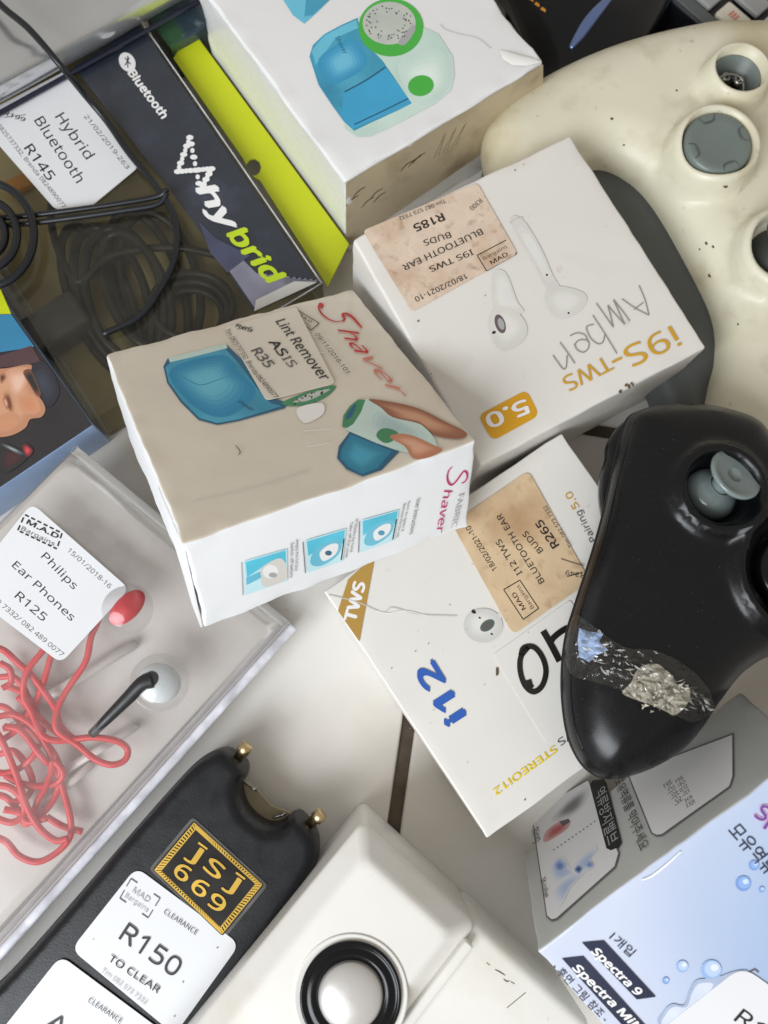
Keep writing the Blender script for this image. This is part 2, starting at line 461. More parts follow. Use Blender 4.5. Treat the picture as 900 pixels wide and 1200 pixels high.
mesh_grey = mat('print_mesh_grey', (190, 194, 186), 0.35, var=0.1, vs=1.2)
skin_print = mat('print_skin', (200, 150, 118), 0.35, var=0.12, vs=0.5, dirt=[((168, 96, 60), 0.45, 0.48, 0.7, 0.7)])
skin_light = mat('print_skin_light', (222, 176, 148), 0.35, var=0.1, vs=0.6)
skin_dark = mat('print_skin_dark', (142, 84, 58), 0.35, var=0.12, vs=0.7)
hair_print = mat('print_hair', (38, 34, 34), 0.35, var=0.25, vs=1.5)
red_ink = mat('red_print', (196, 40, 40), 0.4, var=0.1)
red_faded = mat('red_faded_print', (206, 122, 104), 0.4, var=0.15, vs=1.2)
magenta = mat('magenta_print', (196, 52, 118), 0.4, var=0.1)
grey_shape = mat('print_light_grey', (214, 211, 205), 0.4, var=0.04)
grey_shape2 = mat('print_mid_grey', (200, 198, 193), 0.4, var=0.05)
grime = mat('dark_grime', (96, 78, 54), 0.6, var=0.2)
teal_grey = mat('print_slate_green', (86, 98, 94), 0.4)
tear_white = mat('torn_paper', (238, 236, 232), 0.7, var=0.03)
clear = film('clear_plastic', tint=(251, 252, 252), haze=0.04, gloss=0.05)
clear_dark = film('clear_wrap', tint=(222, 220, 212), haze=0.04, gloss=0.04, rough=0.06, hcol=(170, 165, 150))
frosted = film('frosted_plastic', tint=(247, 246, 245), haze=0.13, gloss=0.03, rough=0.3, hcol=(216, 214, 213))
lip_film = film('thick_plastic_edge', tint=(240, 240, 244), haze=0.72, gloss=0.06, rough=0.2, hcol=(230, 230, 238))
tape_clear = film('crinkled_tape', tint=(244, 243, 240), haze=0.02, gloss=0.05, rough=0.14, hcol=(200, 194, 180), bump=0.3, bs=2.0)
black_plastic = mat('black_plastic', (11, 12, 15), 0.28, var=0.15, vs=0.8, bump=0.05, bs=18, spec=0.35, dirt=[((70, 66, 60), 6.0, 0.68, 0.8, 0.3), ((150, 146, 138), 16.0, 0.7, 0.78, 0.5)])
black_gloss = mat('black_gloss', (8, 10, 14), 0.2, var=0.1, spec=0.35)
black_satin = mat('black_satin', (18, 20, 25), 0.36, var=0.12, vs=0.7, bump=0.1, bs=14, spec=0.4)
dark_cavity = mat('dark_cavity', (12, 12, 13), 0.7)
cream_plastic = mat('cream_plastic', (222, 218, 196), 0.38, var=0.05, vs=0.3, bump=0.06, bs=10, dirt=[((178, 158, 106), 0.16, 0.46, 0.74, 0.75), ((150, 128, 84), 0.7, 0.55, 0.8, 0.35), ((104, 86, 56), 2.2, 0.68, 0.8, 0.5)])
slate_plastic = mat('slate_plastic', (84, 88, 88), 0.45, var=0.1, vs=0.6)
dpad_grey = mat('grey_pad_plastic', (112, 122, 118), 0.3, var=0.06)
dark_rubber = mat('dark_rubber', (62, 66, 62), 0.55)
clear_grey = mat('translucent_grey', (150, 164, 164), 0.22, var=0.06, trans=0.35, coat=0.3)
steel = mat('dull_steel', (150, 150, 146), 0.3, metal=1.0)
brass = mat('worn_brass', (206, 184, 140), 0.35, metal=1.0, var=0.2, vs=3)
off_white = mat('speaker_white', (232, 230, 224), 0.36, var=0.03, vs=0.3, bump=0.06, bs=10, dirt=[((188, 166, 128), 0.25, 0.55, 0.85, 0.4), ((96, 78, 58), 2.2, 0.74, 0.86, 0.5)])
cone_silver = mat('cone_silver', (214, 211, 208), 0.34, metal=0.5, var=0.05, vs=0.6, bump=0.2, bs=0.8)
red_cable = mat('red_cable', (218, 36, 46), 0.38, var=0.06)
bud_white = mat('bud_white', (222, 226, 228), 0.3)
tile_m = mat('tile_glaze', (222, 219, 213), 0.4, var=0.05, vs=0.12, bump=0.05, bs=1.2, dirt=[((170, 150, 124), 0.1, 0.5, 0.8, 0.5), ((130, 110, 88), 1.2, 0.72, 0.9, 0.4)])
grout_m = mat('grout', (84, 74, 62), 0.9, var=0.2, vs=2, bump=0.5, bs=6)
lime = mat('lime_card', (196, 206, 22), 0.5, var=0.05, vs=0.3)
lime_ink = mat('lime_print', (190, 214, 40), 0.4)
navy_card = mat('navy_card', (44, 50, 60), 0.3, var=0.25, vs=0.45, coat=0.4, dirt=[((96, 100, 126), 0.5, 0.58, 0.8, 0.4)])
olive_card = mat('olive_card', (172, 160, 116), 0.5, var=0.1, vs=0.4)
silver_wrap = mat('silver_wrap', (206, 208, 210), 0.17, metal=0.8, var=0.08, vs=0.2, bump=0.2, bs=0.5)
cable_black = mat('cable_black', (24, 27, 33), 0.32, var=0.1)
tray_grey = mat('tray_grey', (214, 209, 205), 0.55, var=0.06, vs=0.3)
silver_card = mat('silver_card', (188, 190, 188), 0.36, metal=0.1, var=0.05, vs=0.3)
panel_grey = mat('panel_grey', (228, 228, 230), 0.35, var=0.03)
navy_ink = mat('navy_ink', (34, 40, 66), 0.4)

# ------------------------------------------------------------------ floor
fl = MB()
g1a, g1b = P(480, 843, 0), P(460, 980, 0)               # one joint of the tile floor
ax1 = (g1a - g1b).normalized(); ax2 = Vector((ax1.y, -ax1.x, 0))
j = P(700, 504, 0); joint = g1b + ax1 * (j - g1b).dot(ax1)
tw, gw = 33.0, 0.55
zz = Vector((0, 0, 1))
fl.add([joint + ax1 * a + ax2 * b - zz * 0.18 for a, b in ((-150, -150), (-150, 150), (150, 150), (150, -150))], [(0, 1, 2, 3)], grout_m)
for a in range(-4, 4):
    for b in range(-4, 4):
        o = joint + ax1 * (a * tw + gw / 2) + ax2 * (b * tw + gw / 2) - zz * 0.8
        fl.rbox(o, ax2, ax1 * -1 if False else ax1, zz, (tw - gw, tw - gw, 0.8), 0.12, tile_m, nseg=4) if ax2.cross(ax1).z > 0 else \
            fl.rbox(o, ax1, ax2, zz, (tw - gw, tw - gw, 0.8), 0.12, tile_m, nseg=4)
fo = fl.build('floor'); fo['kind'] = 'structure'

# ------------------------------------------------------------------ helper for upright cartons from three corner pixels of their top
def frame(K, A, B, z):
    """K corner, A along the first edge, B roughly along the second edge (pixels at height z)"""
    k, a, b = P(*K, z), P(*A, z), P(*B, z)
    U = (a - k).normalized(); V = (b - k); V = (V - U * V.dot(U)); L = V.length; V.normalize()
    return k, U, V, (a - k).length, L

def mad(mb, pl, q, m=ink, top='MAD', low='Bargains', w=0.04, full=True, cap=None, tm=None):
    """little shop stamp: a bracket frame with two lines of words. q = pixel corners: reading start top, end top, end bottom, start bottom"""
    a, b, c, d = [Vector((x, y)) for x, y in q]
    def br(p, q1, f): return [tuple(p), tuple(p.lerp(q1, f))]
    if full:
        for s, e in ((a, b), (b, c), (c, d), (d, a)): mb.stroke(pl, [tuple(s), tuple(e)], w, m, curve=False)
    else:
        for p, q1, q2 in ((a, b, d), (b, a, c), (c, d, b), (d, c, a)):
            mb.stroke(pl, [tuple(p.lerp(q1, 0.22)), tuple(p)], w, m, curve=False); mb.stroke(pl, [tuple(p), tuple(p.lerp(q2, 0.4))], w, m, curve=False)
    t0, t1 = a.lerp(d, 0.3), b.lerp(c, 0.3); l0, l1 = a.lerp(d, 0.7), b.lerp(c, 0.7)
    hgt = (a - d).length
    mb.text(pl, top, tuple(t0.lerp(t1, 0.22)), tuple(t0.lerp(t1, 0.78)), tm or m, cap=hgt * 0.3, bold=0.01)
    mb.text(pl, low, tuple(l0.lerp(l1, 0.1)), tuple(l0.lerp(l1, 0.9)), tm or m, cap=hgt * 0.26)

def specks(mb, pl, pts, m=ink, r=1.6):
    for (x, y) in pts: mb.ell(pl, (x, y), r * random.uniform(0.5, 1.2), r * random.uniform(0.3, 0.9), m, rot=random.uniform(0, 180), n=10)

# ------------------------------------------------------------------ lower white earbud box (i12)
Z = 4.0
K, U, V, w, _ = frame((380, 693), (657, 508), (575, 980), Z)
Vn = -V                                                  # right-handed: U x Vn up
w12, d12 = 10.93, 10.45
t = thing('earbud_box', 'white earbud box with blue i12 print and gold corner band under the black controller', 'box', K + U * w12 / 2 + V * d12 / 2 - zz * Z, U, None)
pl = Plane(K, U, Vn)
b = MB()
b.rbox(K + V * d12 - zz * (Z - 0.02), U, Vn, zz, (w12, d12, Z - 0.02), 0.07, white_card, amp=0.012, seed=3, wear=0.03, nseg=34)
z5 = zc(380, 540, 3); z6 = zc(480, 700, 3); z7 = zc(600, 450, 3)
b.pp(pl, [(408, 679), (440, 650), (421, 752), (396, 716)], khaki)
b.text(pl, 'TWS', (408, 727), (420, 682), white_ink, cap=17, bold=0.03)
b.text(pl, 'i12', (532, 845), (494, 783), blue_ink, cap=33, bold=0.03)
b.text(pl, 'STEREOi12', (652, 878), (580, 930), yellow, cap=10, bold=0.012)
b.text(pl, 'TWS', (685, 853), (655, 872), soft_ink, cap=10)
b.text(pl, 'Pairing', (694, 635), (676, 600), soft_ink, cap=10); b.text(pl, '5.0', (674, 597), (664, 578), gold, cap=11)
b.pp(pl, z5((600, 560), (615, 530), (700, 480), (720, 520)), grey_shape)
b.soft(pl, [(566 + 23 * math.cos(a), 733 + 20 * math.sin(a)) for a in [k / 12 * 6.283 for k in range(12)]], (205, 204, 199), (225, 223, 218), n=8, at=(562, 729))
b.ell(pl, (571, 733), 9.5, 6, teal_grey, -35); b.ell(pl, (571, 733), 6, 3.4, soft_ink, -35)
for q, r in (((555, 717), 3), ((562, 724), 1.6), ((576, 743), 1.6)): b.ell(pl, q, r, r * 0.7, ink, 30, n=14)
specks(b, pl, [(502, 754), (487, 763), (459, 783), (527, 709), (615, 937)], ink, 1.2)
b.pp(pl, [(581, 782), (584, 783), (584, 791), (581, 792)], grime)
b.stroke(pl, [(385, 697), (420, 706), (448, 718), (460, 712), (490, 720), (535, 722)], 0.035, grey_shape2)
b.stroke(pl, [(440, 716), (455, 719), (475, 716), (500, 722)], 0.03, white_ink)
for i in range(14):
    x, y = random.uniform(470, 640), random.uniform(650, 940)
    specks(b, pl, [(x, y)], pencil, 0.7)
box12 = b.build('carton', t)
s = MB(); s.sticker(pl, [(619, 552), (691, 681), (601, 744), (529, 613)], label_tan, 0.3, 0.02, 0.045)
h = 0.05
s.text(pl, '18/02/2021-10', (579, 669), (547, 618), ink, cap=8, h=h)
s.text(pl, 'I12 TWS', (608, 674), (582, 634), ink, cap=9, h=h)
s.text(pl, 'BLUETOOTH EAR', (634, 684), (583, 604), ink, cap=9, h=h)
s.text(pl, 'BUDS', (633, 648), (613, 625), ink, cap=9, h=h)
s.text(pl, 'R265', (650, 642), (629, 612), ink, cap=12, h=h, bold=0.01)
s.text(pl, 'Tim 082 573 7332', (668, 642), (637, 594), soft_ink, cap=6, h=h)
s.text(pl, 'R349', (684, 676), (662, 672), soft_ink, cap=7, h=h); s.stroke(pl, [(664, 676), (682, 671)], 0.03, ink, h=h)
mad(s, pl, [(613, 726), (590, 691), (609, 680), (631, 713)], h if False else ink)
s.stroke(pl, [(657, 655), (672, 660), (684, 663)], 0.03, soft_ink, h=h)
s.build('price_sticker', t)
s = MB(); s.sticker(pl, [(578, 767), (668, 703), (735, 815), (640, 870)], white_card, 0.12, 0.012, 0.03)
h = 0.04
mk = mat('marker_black', (30, 27, 25), 0.35)
s.stroke(pl, z5((715, 655), (690, 690), (688, 740), (705, 790), (735, 812), (765, 790), (778, 740), (765, 690), (735, 655), (700, 658), (690, 685)), 0.2, mk, h=h)
s.stroke(pl, z5((728, 800), (722, 790), (716, 770)), 0.22, mk, h=h)
s.stroke(pl, z5((768, 598), (795, 645), (826, 705)), 0.24, mk, h=h)
s.stroke(pl, z5((790, 645), (805, 622), (835, 598), (858, 590), (872, 618)), 0.22, mk, h=h)
s.build('handwritten_sticker', t)

# ------------------------------------------------------------------ upper white earbud box (i9S)
Z = 5.5
K, U, V, w, d = frame((412, 280), (668, 158), (556, 550), Z)
w, d = 9.81, 10.1; Vn = -V
t = thing('earbud_box', 'white earbud box with orange lettering and orange 5.0 badge against the cream controller', 'box', K + U * w / 2 + V * d / 2 - zz * Z, U)
pl = Plane(K, U, Vn)
b = MB(); b.rbox(K + V * d - zz * (Z - 0.02), U, Vn, zz, (w, d, Z - 0.02), 0.12, white_card, amp=0.012, seed=9, wear=0.05, nseg=34)
z3 = zc(400, 180, 3); z4 = zc(560, 300, 3)
wc_ = (225, 222, 216); gc_ = (214, 212, 206)
b.soft(pl, z3((596, 240), (635, 230), (700, 330), (742, 425), (768, 475), (725, 478), (685, 400)), gc_, (226, 224, 219), n=5, keep=0.45)
b.stroke(pl, z3((592, 246), (612, 230), (638, 226)), 0.05, grey_shape2)
b.soft(pl, z3((715, 500), (740, 470), (790, 470), (850, 490), (862, 520), (830, 560), (770, 580), (730, 550)), gc_, (228, 226, 221), n=7)
b.soft(pl, z3((532, 425), (578, 420), (618, 520), (640, 560), (545, 560)), (216, 213, 207), (226, 224, 219), n=5, keep=0.45)
b.soft(pl, z3((520, 570), (550, 540), (600, 545), (645, 590), (650, 640), (610, 680), (560, 690), (525, 640)), gc_, (228, 226, 221), n=7)
b.ell(pl, (586, 380), 6, 11.5, mat('print_plum', (104, 92, 92), 0.4), -18); b.ell(pl, (587, 380), 3.5, 7, pale_ink, -18)
specks(b, pl, z3((722, 428), (798, 562), (536, 630)), ink, 2.2); specks(b, pl, z3((316, 775), (270, 590), (505, 500), (610, 60), (640, 40)), soft_ink, 1.2)
specks(b, pl, z4((500, 478), (520, 455), (540, 450), (530, 460), (545, 456)), grime, 2.4)
za = zc(620, 330, 6)
A_ = [za((770, 30), (812, 130), (840, 240)), za((840, 240), (745, 190), (650, 125)), za((735, 200), (800, 150)),
      za((705, 280), (650, 205), (590, 130)), za((590, 130), (630, 220), (670, 305)), za((670, 305), (605, 235), (550, 170)), za((550, 170), (572, 250), (590, 325)), za((590, 325), (530, 240), (470, 155)),
      za((615, 510), (530, 370), (445, 240)), za((530, 375), (515, 430), (480, 440), (430, 400), (400, 330), (420, 312), (452, 305)),
      za((318, 450), (340, 420), (380, 412), (415, 425), (415, 470), (380, 500), (335, 482), (315, 440)), za((413, 430), (390, 380), (335, 365), (285, 385)),
      za((320, 580), (270, 505), (215, 430)), za((265, 520), (258, 605), (235, 615), (200, 570), (165, 520))]
for k in A_: b.stroke(pl, k, 0.04, pencil)
b.text(pl, 'i9S-', (794, 396), (720, 431), gold, cap=31, bold=0.0)
b.text(pl, 'TWS', (716, 427), (663, 454), gold, cap=23)
bad = [(560, 487), (617, 457), (632, 487), (577, 517)]
box9 = b.build('carton', t)
s = MB(); s.sticker(pl, bad, amber, 0.3, 0.015, 0.03); s.text(pl, '5.0', (619, 478), (572, 497), white_ink, cap=21, bold=0.02)
s.build('version_badge', t)
s = MB(); s.sticker(pl, [(425, 271), (559, 215), (606, 298), (483, 366)], label_beige, 0.2, 0.02, 0.05)
h = 0.055
s.text(pl, '18/02/2021-10', (547, 325), (487, 353), ink, cap=8, h=h)
s.text(pl, 'I9S TWS', (554, 297), (504, 318), ink, cap=9, h=h)
s.text(pl, 'BLUETOOTH EAR', (565, 273), (473, 316), ink, cap=9.5, h=h)
s.text(pl, 'BUDS', (528, 277), (497, 287), ink, cap=9.5, h=h)
s.text(pl, 'R185', (520, 256), (486, 270), ink, cap=12, h=h, bold=0.012)
s.text(pl, 'Tim 082 573 7332', (522, 237), (468, 258), soft_ink, cap=6, h=h)
s.text(pl, 'R300', (564, 236), (552, 247), soft_ink, cap=7, h=h)
mad(s, pl, [(570, 318), (605, 298), (593, 282), (559, 300)])
s.build('price_sticker', t)

# ------------------------------------------------------------------ fabric shaver boxes
def hand_picture(b, pl):
    q = zc(380, 400, 5)
    b.pp(pl, q((240, 345), (320, 380), (480, 440), (600, 520), (655, 600), (640, 650), (440, 650), (150, 535), (140, 500)), mint, curve=True)
    b.soft(pl, q((260, 380), (400, 430), (560, 520), (600, 580), (420, 600), (230, 520)), (198, 218, 209), (168, 192, 190), n=6)
    b.pp(pl, q((150, 535), (85, 620), (75, 690), (130, 755), (225, 797), (335, 760), (440, 650), (300, 600)), tank_dark)
    b.soft(pl, q((155, 550), (100, 640), (95, 690), (140, 740), (220, 785), (310, 750), (395, 650), (290, 605)), (44, 130, 158), (74, 162, 190), n=6, curve=False)
    b.stroke(pl, q((330, 755), (390, 690), (430, 645)), 0.06, tank_dark, curve=False)
    b.pp(pl, q((105, 505), (112, 440), (150, 385), (200, 345), (240, 350), (215, 420), (170, 490), (135, 512)), green_dull)
    b.pp(pl, q((122, 470), (135, 425), (180, 370), (190, 385), (160, 450)), tank_dark)
    b.soft(pl, q((260, 345), (400, 362), (560, 402), (720, 482), (832, 540), (800, 575), (660, 560), (560, 490), (400, 450), (330, 392)), (150, 98, 72), (206, 156, 124), keep=0.3)
    b.pp(pl, q((305, 560), (330, 522), (380, 518), (432, 545), (400, 590), (350, 600)), green_dull, curve=True)
    b.soft(pl, q((385, 570), (430, 548), (520, 560), (640, 615), (690, 645), (600, 690), (520, 690), (470, 620)), (196, 128, 96), (226, 172, 142), keep=0.3)

rot = [Vector(r) for r in ((0.9055, 0.371, -0.2058), (-0.4241, 0.7768, -0.4655), (-0.0128, 0.5088, 0.8608))]
U, V, N = rot; O = Vector((-5.1018, 3.6345, 10.4352)); w, d, hh = 9.93, 9.862, 4.3575
t = thing('fabric_shaver_box', 'tilted beige fabric shaver box with lint remover sticker and bright white front panel', 'box', O + U * w / 2 + V * d / 2 - N * hh, U, V, 'fabric shaver boxes')
top = Plane(O, U, V); frt = Plane(O - N * hh, U, N)
b = MB(); b.rbox(O - N * hh, U, V, N, (w, d, hh), 0.1, front_card, top=shaver_card, amp=0.015, freq=0.3, seed=5, wear=0.075, nseg=40)
q1 = zc(100, 330, 3); q2 = zc(250, 340, 4.5)
b.pp(top, q1((275, 300), (290, 272), (400, 246), (495, 222), (560, 285), (610, 360), (660, 410), (700, 425), (705, 446), (540, 492), (465, 506), (398, 488), (335, 425), (288, 358)), tank_dark)
b.pp(top, q1((282, 305), (300, 285), (492, 238), (540, 290), (600, 372), (650, 428), (690, 440), (540, 486), (465, 500), (402, 482), (340, 420), (294, 356)), tank_blue)
b.pp(top, q1((292, 270), (400, 244), (495, 220), (500, 236), (400, 262), (298, 286)), mint)
b.soft(top, q1((300, 310), (480, 260), (540, 320), (600, 390), (520, 470), (430, 470), (340, 400)), (44, 138, 176), (104, 184, 208), n=7, keep=0.3, at=q1((430, 350))[0])
b.stroke(top, q1((330, 330), (400, 365), (460, 350), (505, 335)), 0.05, tone((56, 140, 172)), taper=True)
b.text(top, 'Shaver', q1((540, 420))[0], q1((595, 455))[0], ink, cap=5, shear=0.3)
b.pp(top, q1((690, 430), (730, 440), (790, 432), (850, 405), (880, 368), (800, 384), (740, 405)), green_dull, curve=True)
b.pp(top, q1((730, 425), (780, 422), (840, 395), (858, 380), (790, 395)), mesh_grey, curve=True)
for i in range(26):
    x = random.uniform(735, 850); b.ell(top, q1((x, 432 - (x - 735) * 0.4 + random.uniform(-14, 4)))[0], 0.9, 0.7, ink, n=8)
b.pp(top, q1((745, 450), (830, 430), (835, 470), (770, 500)), tear_white, curve=True)
hand_picture(b, top)
qs = zc(360, 340, 6.43)
b.stroke(top, qs((110, 118), (88, 122), (90, 150), (115, 190), (160, 225), (215, 245), (265, 240)), 0.075, red_ink, taper=True)
b.stroke(top, qs((262, 245), (282, 225), (268, 190), (300, 186), (345, 215), (385, 260), (412, 292)), 0.12, red_ink, taper=True)
b.ell(top, qs((105, 122))[0], 3.4, 2.6, red_ink, 40)
b.text(top, 'ha', (406, 384), (431, 415), red_ink, cap=17, shear=0.45, bold=-0.01)
b.text(top, 'ver', (433, 418), (475, 466), red_faded, cap=15, shear=0.45, bold=-0.012)
for k in (((530, 580), (545, 600), (540, 612)), ((800, 250), (840, 254)), ((770, 530), (860, 522)), ((780, 585), (860, 572))):
    b.stroke(top, q1(*k), 0.03, grime if k[0][0] < 600 else tear_white)
b.pp(top, q1((540, 560), (600, 600), (590, 690), (545, 670), (525, 610)), tear_white, curve=True) if False else None
b.stroke(top, q1((380, 775), (600, 725), (790, 665)), 0.03, grey_shape2)
# front panel
q3 = zc(260, 520, 3)
for k, (quad) in enumerate((((77, 410), (228, 367), (230, 478), (82, 530)), ((292, 338), (436, 295), (424, 410), (300, 452)), ((490, 266), (622, 229), (604, 337), (486, 380)))):
    qq = q3(*quad); b.pp(frt, qq, cyan_pale)
    a, c_, e, f = [Vector(p) for p in qq]
    def bl(u, v, a=a, c_=c_, e=e, f=f): return tuple(a.lerp(c_, u).lerp(f.lerp(e, u), v))
    b.pp(frt, [bl(0.03, 0.04), bl(0.97, 0.03), bl(0.97, 0.45), bl(0.5, 0.3), bl(0.05, 0.5)], cyan)
    if k == 0:
        b.pp(frt, [bl(0.03, 0.5), bl(0.5, 0.42), bl(0.5, 0.62), bl(0.03, 0.72)], tank_light)
        b.pp(frt, [bl(0.4, 0.35), bl(0.8, 0.22), bl(0.97, 0.5), bl(0.95, 0.95), bl(0.45, 0.95), bl(0.38, 0.6)], grey_shape, curve=True)
        b.ell(frt, bl(0.6, 0.55), 9, 8, white_ink); b.ell(frt, bl(0.66, 0.68), 5, 3, pale_ink)
    else:
        b.pp(frt, [bl(0.1, 0.75), bl(0.2, 0.4), bl(0.6, 0.25), bl(0.9, 0.35), bl(0.85, 0.75), bl(0.4, 0.92)], tank_light, curve=True)
        b.pp(frt, [bl(0.35, 0.5), bl(0.6, 0.35), bl(0.82, 0.42), bl(0.78, 0.7), bl(0.45, 0.8)], white_ink, curve=True)
        b.ell(frt, bl(0.58, 0.6), 4, 3, tank_dark if k == 1 else tank_blue)
        b.stroke(frt, [bl(0.97, 0.3), bl(0.95, 0.95)], 0.05, ink, curve=False)
    for off, wd in ((-0.06, 0.03),): b.stroke(frt, [bl(off, 0.02), bl(off, 0.98)], wd, soft_ink if k else pale_ink, curve=False)
    b.text(frt, ('Switch off before', 'Take off the cover', 'Remove the lint net')[k], bl(1.13, -0.15), bl(1.1, 0.95), soft_ink, cap=3.2)
    b.text(frt, ('empty the lint box', 'of blades by hand', 'turn to open it')[k], bl(1.25, -0.2), bl(1.22, 0.8), soft_ink, cap=3.2)
b.text(frt, 'User Instructions', (491, 583), (482, 625), soft_ink, cap=5)
b.text(frt, 'S', (527, 560), (529, 569), magenta, cap=17, shear=0.2) if False else None
b.stroke(frt, zc(500, 530, 10)((292, 165), (252, 208), (235, 280), (250, 350), (292, 375), (340, 330), (390, 262), (432, 215), (465, 238), (466, 300), (432, 345), (402, 355)), 0.085, magenta, taper=True)
b.text(frt, 'haver', (526, 572), (516, 624), magenta, cap=10, shear=0.25)
b.text(frt, 'FABRIC', (541, 578), (532, 617), pale_ink, cap=7)
b.build('carton', t)
s = MB(); s.sticker(top, [(263, 386), (347, 361), (393, 451), (312, 471)], mat('label_cream', (222, 213, 198), 0.4, var=0.04, vs=0.5, coat=0.2), 0.2, 0.05, 0.07)
h = 0.075
s.text(top, 'Lint Remover', (330, 377), (384, 446), ink, cap=11, h=h, bold=0.004)
s.text(top, 'AS', (321, 401), (335, 418), ink, cap=10, h=h, bold=0.01); s.text(top, 'IS', (336, 420), (346, 431), soft_ink, cap=10, h=h)
s.text(top, 'R35', (301, 411), (319, 431), soft_ink, cap=11, h=h, bold=0.008)
s.text(top, 'R69', (278, 383), (296, 390), ink, cap=6, h=h, bold=0.01); s.stroke(top, [(278, 388), (296, 386)], 0.03, ink, h=h)
s.text(top, 'Tim 0825737332, Brenda', (267, 388), (302, 441), soft_ink, cap=5, h=h); s.text(top, '0824890077', (303, 442), (325, 468), ink, cap=5.5, h=h)
s.text(top, '09/11/2018-101', (372, 393), (409, 439), ink, cap=5, h=h)
mad(s, top, [(346, 363), (374, 380), (365, 388), (338, 370)], top='M.A.D')
s.build('price_sticker', t)
s = MB()                                                 # the side flap has sprung a little open
e0 = O + V * 0.1 - N * 0.15
fl_n = (-U * 0.14 - N * hh)
s.add([e0 + V * 0.0, e0 + V * 2.6, e0 + V * 0.9 + Vector(fl_n) * 0.93, e0 + Vector(fl_n) * 0.98,
       e0 - U * 0.06, e0 - U * 0.06 + V * 2.6, e0 - U * 0.06 + V * 0.9 + Vector(fl_n) * 0.93, e0 - U * 0.06 + Vector(fl_n) * 0.98],
      [(0, 1, 2, 3), (7, 6, 5, 4), (0, 3, 7, 4), (1, 5, 6, 2), (3, 2, 6, 7), (0, 4, 5, 1)], front_card)
s.build('side_flap', t)

Z = 5.5
K, U, V, w, d = frame((404, 213), (637, 73), (250, 0), Z)
w = 9.75; d = 11.0
t = thing('fabric_shaver_box', 'white fabric shaver box with blue and green lint remover picture behind the earbud box', 'box', K + U * w / 2 + V * d / 2 - zz * Z, U, None, 'fabric shaver boxes')
top = Plane(K, U, V); frt = Plane(K - zz * Z, U, zz)
b = MB(); b.rbox(K - zz * (Z - 0.02), U, V, zz, (w, d, Z - 0.02), 0.14, gloss_card, amp=0.015, freq=0.3, seed=14, wear=0.11, nseg=40)
q2 = zc(200, 0, 3); q3 = zc(400, 0, 3)
b.pp(top, q2((370, -40), (600, -40), (560, 0), (520, 40), (470, 85), (430, 55)), tank_light, curve=False)
b.pp(top, q2((480, -40), (600, -40), (560, 0), (500, 55), (470, 60)), tank_blue)
b.pp(top, q3((60, 60), (200, 60), (340, 120), (392, 200), (398, 265), (385, 320), (330, 365), (200, 435), (100, 482), (55, 482), (10, 450)), mint, curve=False)
b.pp(top, q2((488, 200), (500, 160), (540, 122), (600, 90), (656, 65), (672, 120), (700, 170), (745, 215), (790, 280), (848, 365), (800, 390), (700, 435), (645, 462), (610, 430), (570, 375), (520, 300)), tank_blue)
b.pp(top, q2((496, 180), (540, 128), (600, 95), (652, 72), (660, 100), (580, 135), (510, 230)), tank_light)
b.pp(top, q2((610, 325), (700, 275), (755, 240), (845, 365), (640, 455), (600, 410)), mat('print_sky_blue', (58, 162, 206), 0.3, var=0.1, vs=0.4, coat=0.4))
b.soft(top, q2((520, 210), (620, 140), (665, 160), (690, 230), (600, 290), (550, 290)), (58, 152, 194), (112, 190, 220), n=6)
b.stroke(top, q2((612, 325), (690, 282), (755, 238)), 0.07, tank_dark); b.stroke(top, q2((645, 440), (740, 395), (835, 348)), 0.06, tank_dark)
b.soft(top, q3((200, 230), (330, 170), (385, 240), (370, 320), (300, 370), (250, 350)), (199, 221, 211), (226, 238, 230), n=6)
b.text(top, 'Shaver', q2((588, 130))[0], q2((618, 190))[0], tank_dark, cap=6)
b.ell(top, (458, 33), 38, 34, green); b.ell(top, (456, 28), 31, 25, mesh_grey)
b.pp(top, q3((200, 150), (250, 90), (258, 110), (225, 158)), pale_ink, curve=True)
for i in range(60):
    a = random.uniform(0, 6.28); r = random.uniform(0.3, 0.9) ** 0.6
    b.ell(top, (456 + 29 * r * math.cos(a), 28 + 23 * r * math.sin(a)), 0.9, 0.8, soft_ink if i % 3 else ink, n=8)
b.ell(top, (493, 101.5), 15, 12, green, -10)
b.pp(frt, [(405, 214), (636, 75), (636, 130), (405, 290)], shade_brown_card, h=0.028)  # front face painted brown for the shade it lies in
for i in range(6): b.stroke(frt, [(520 + i * 6 - (i % 2) * 4, 158 - i * 3), (508 + i * 5, 185 - i * 3)], 0.05, grime, taper=True)
for (x, y) in ((420, 226), (430, 238), (440, 228), (412, 236), (485, 190), (490, 186), (476, 195), (444, 232)):
    b.stroke(frt, [(x - 7, y + 5), (x, y - 3), (x + 8, y - 8)], 0.09, grime, taper=True)
b.build('carton', t)
s = MB()
cz = [top.px(x, y, 0.05) for x, y in q3((555, 178), (610, 190), (668, 205), (704, 222), (650, 234), (600, 232), (566, 210))]
mid = [top.px(x, y, 0.16) for x, y in q3((590, 196), (640, 212))]
s.add(cz + mid, [(0, 1, 7), (1, 8, 7), (1, 2, 8), (2, 3, 8), (3, 4, 8), (4, 5, 7, 8), (5, 6, 7), (6, 0, 7)], tear_white, True)
s.stroke(top, q3((345, 90), (370, 110), (420, 125), (480, 140), (525, 175)), 0.03, grey_shape2, h=0.04)
s.build('torn_flap', t)

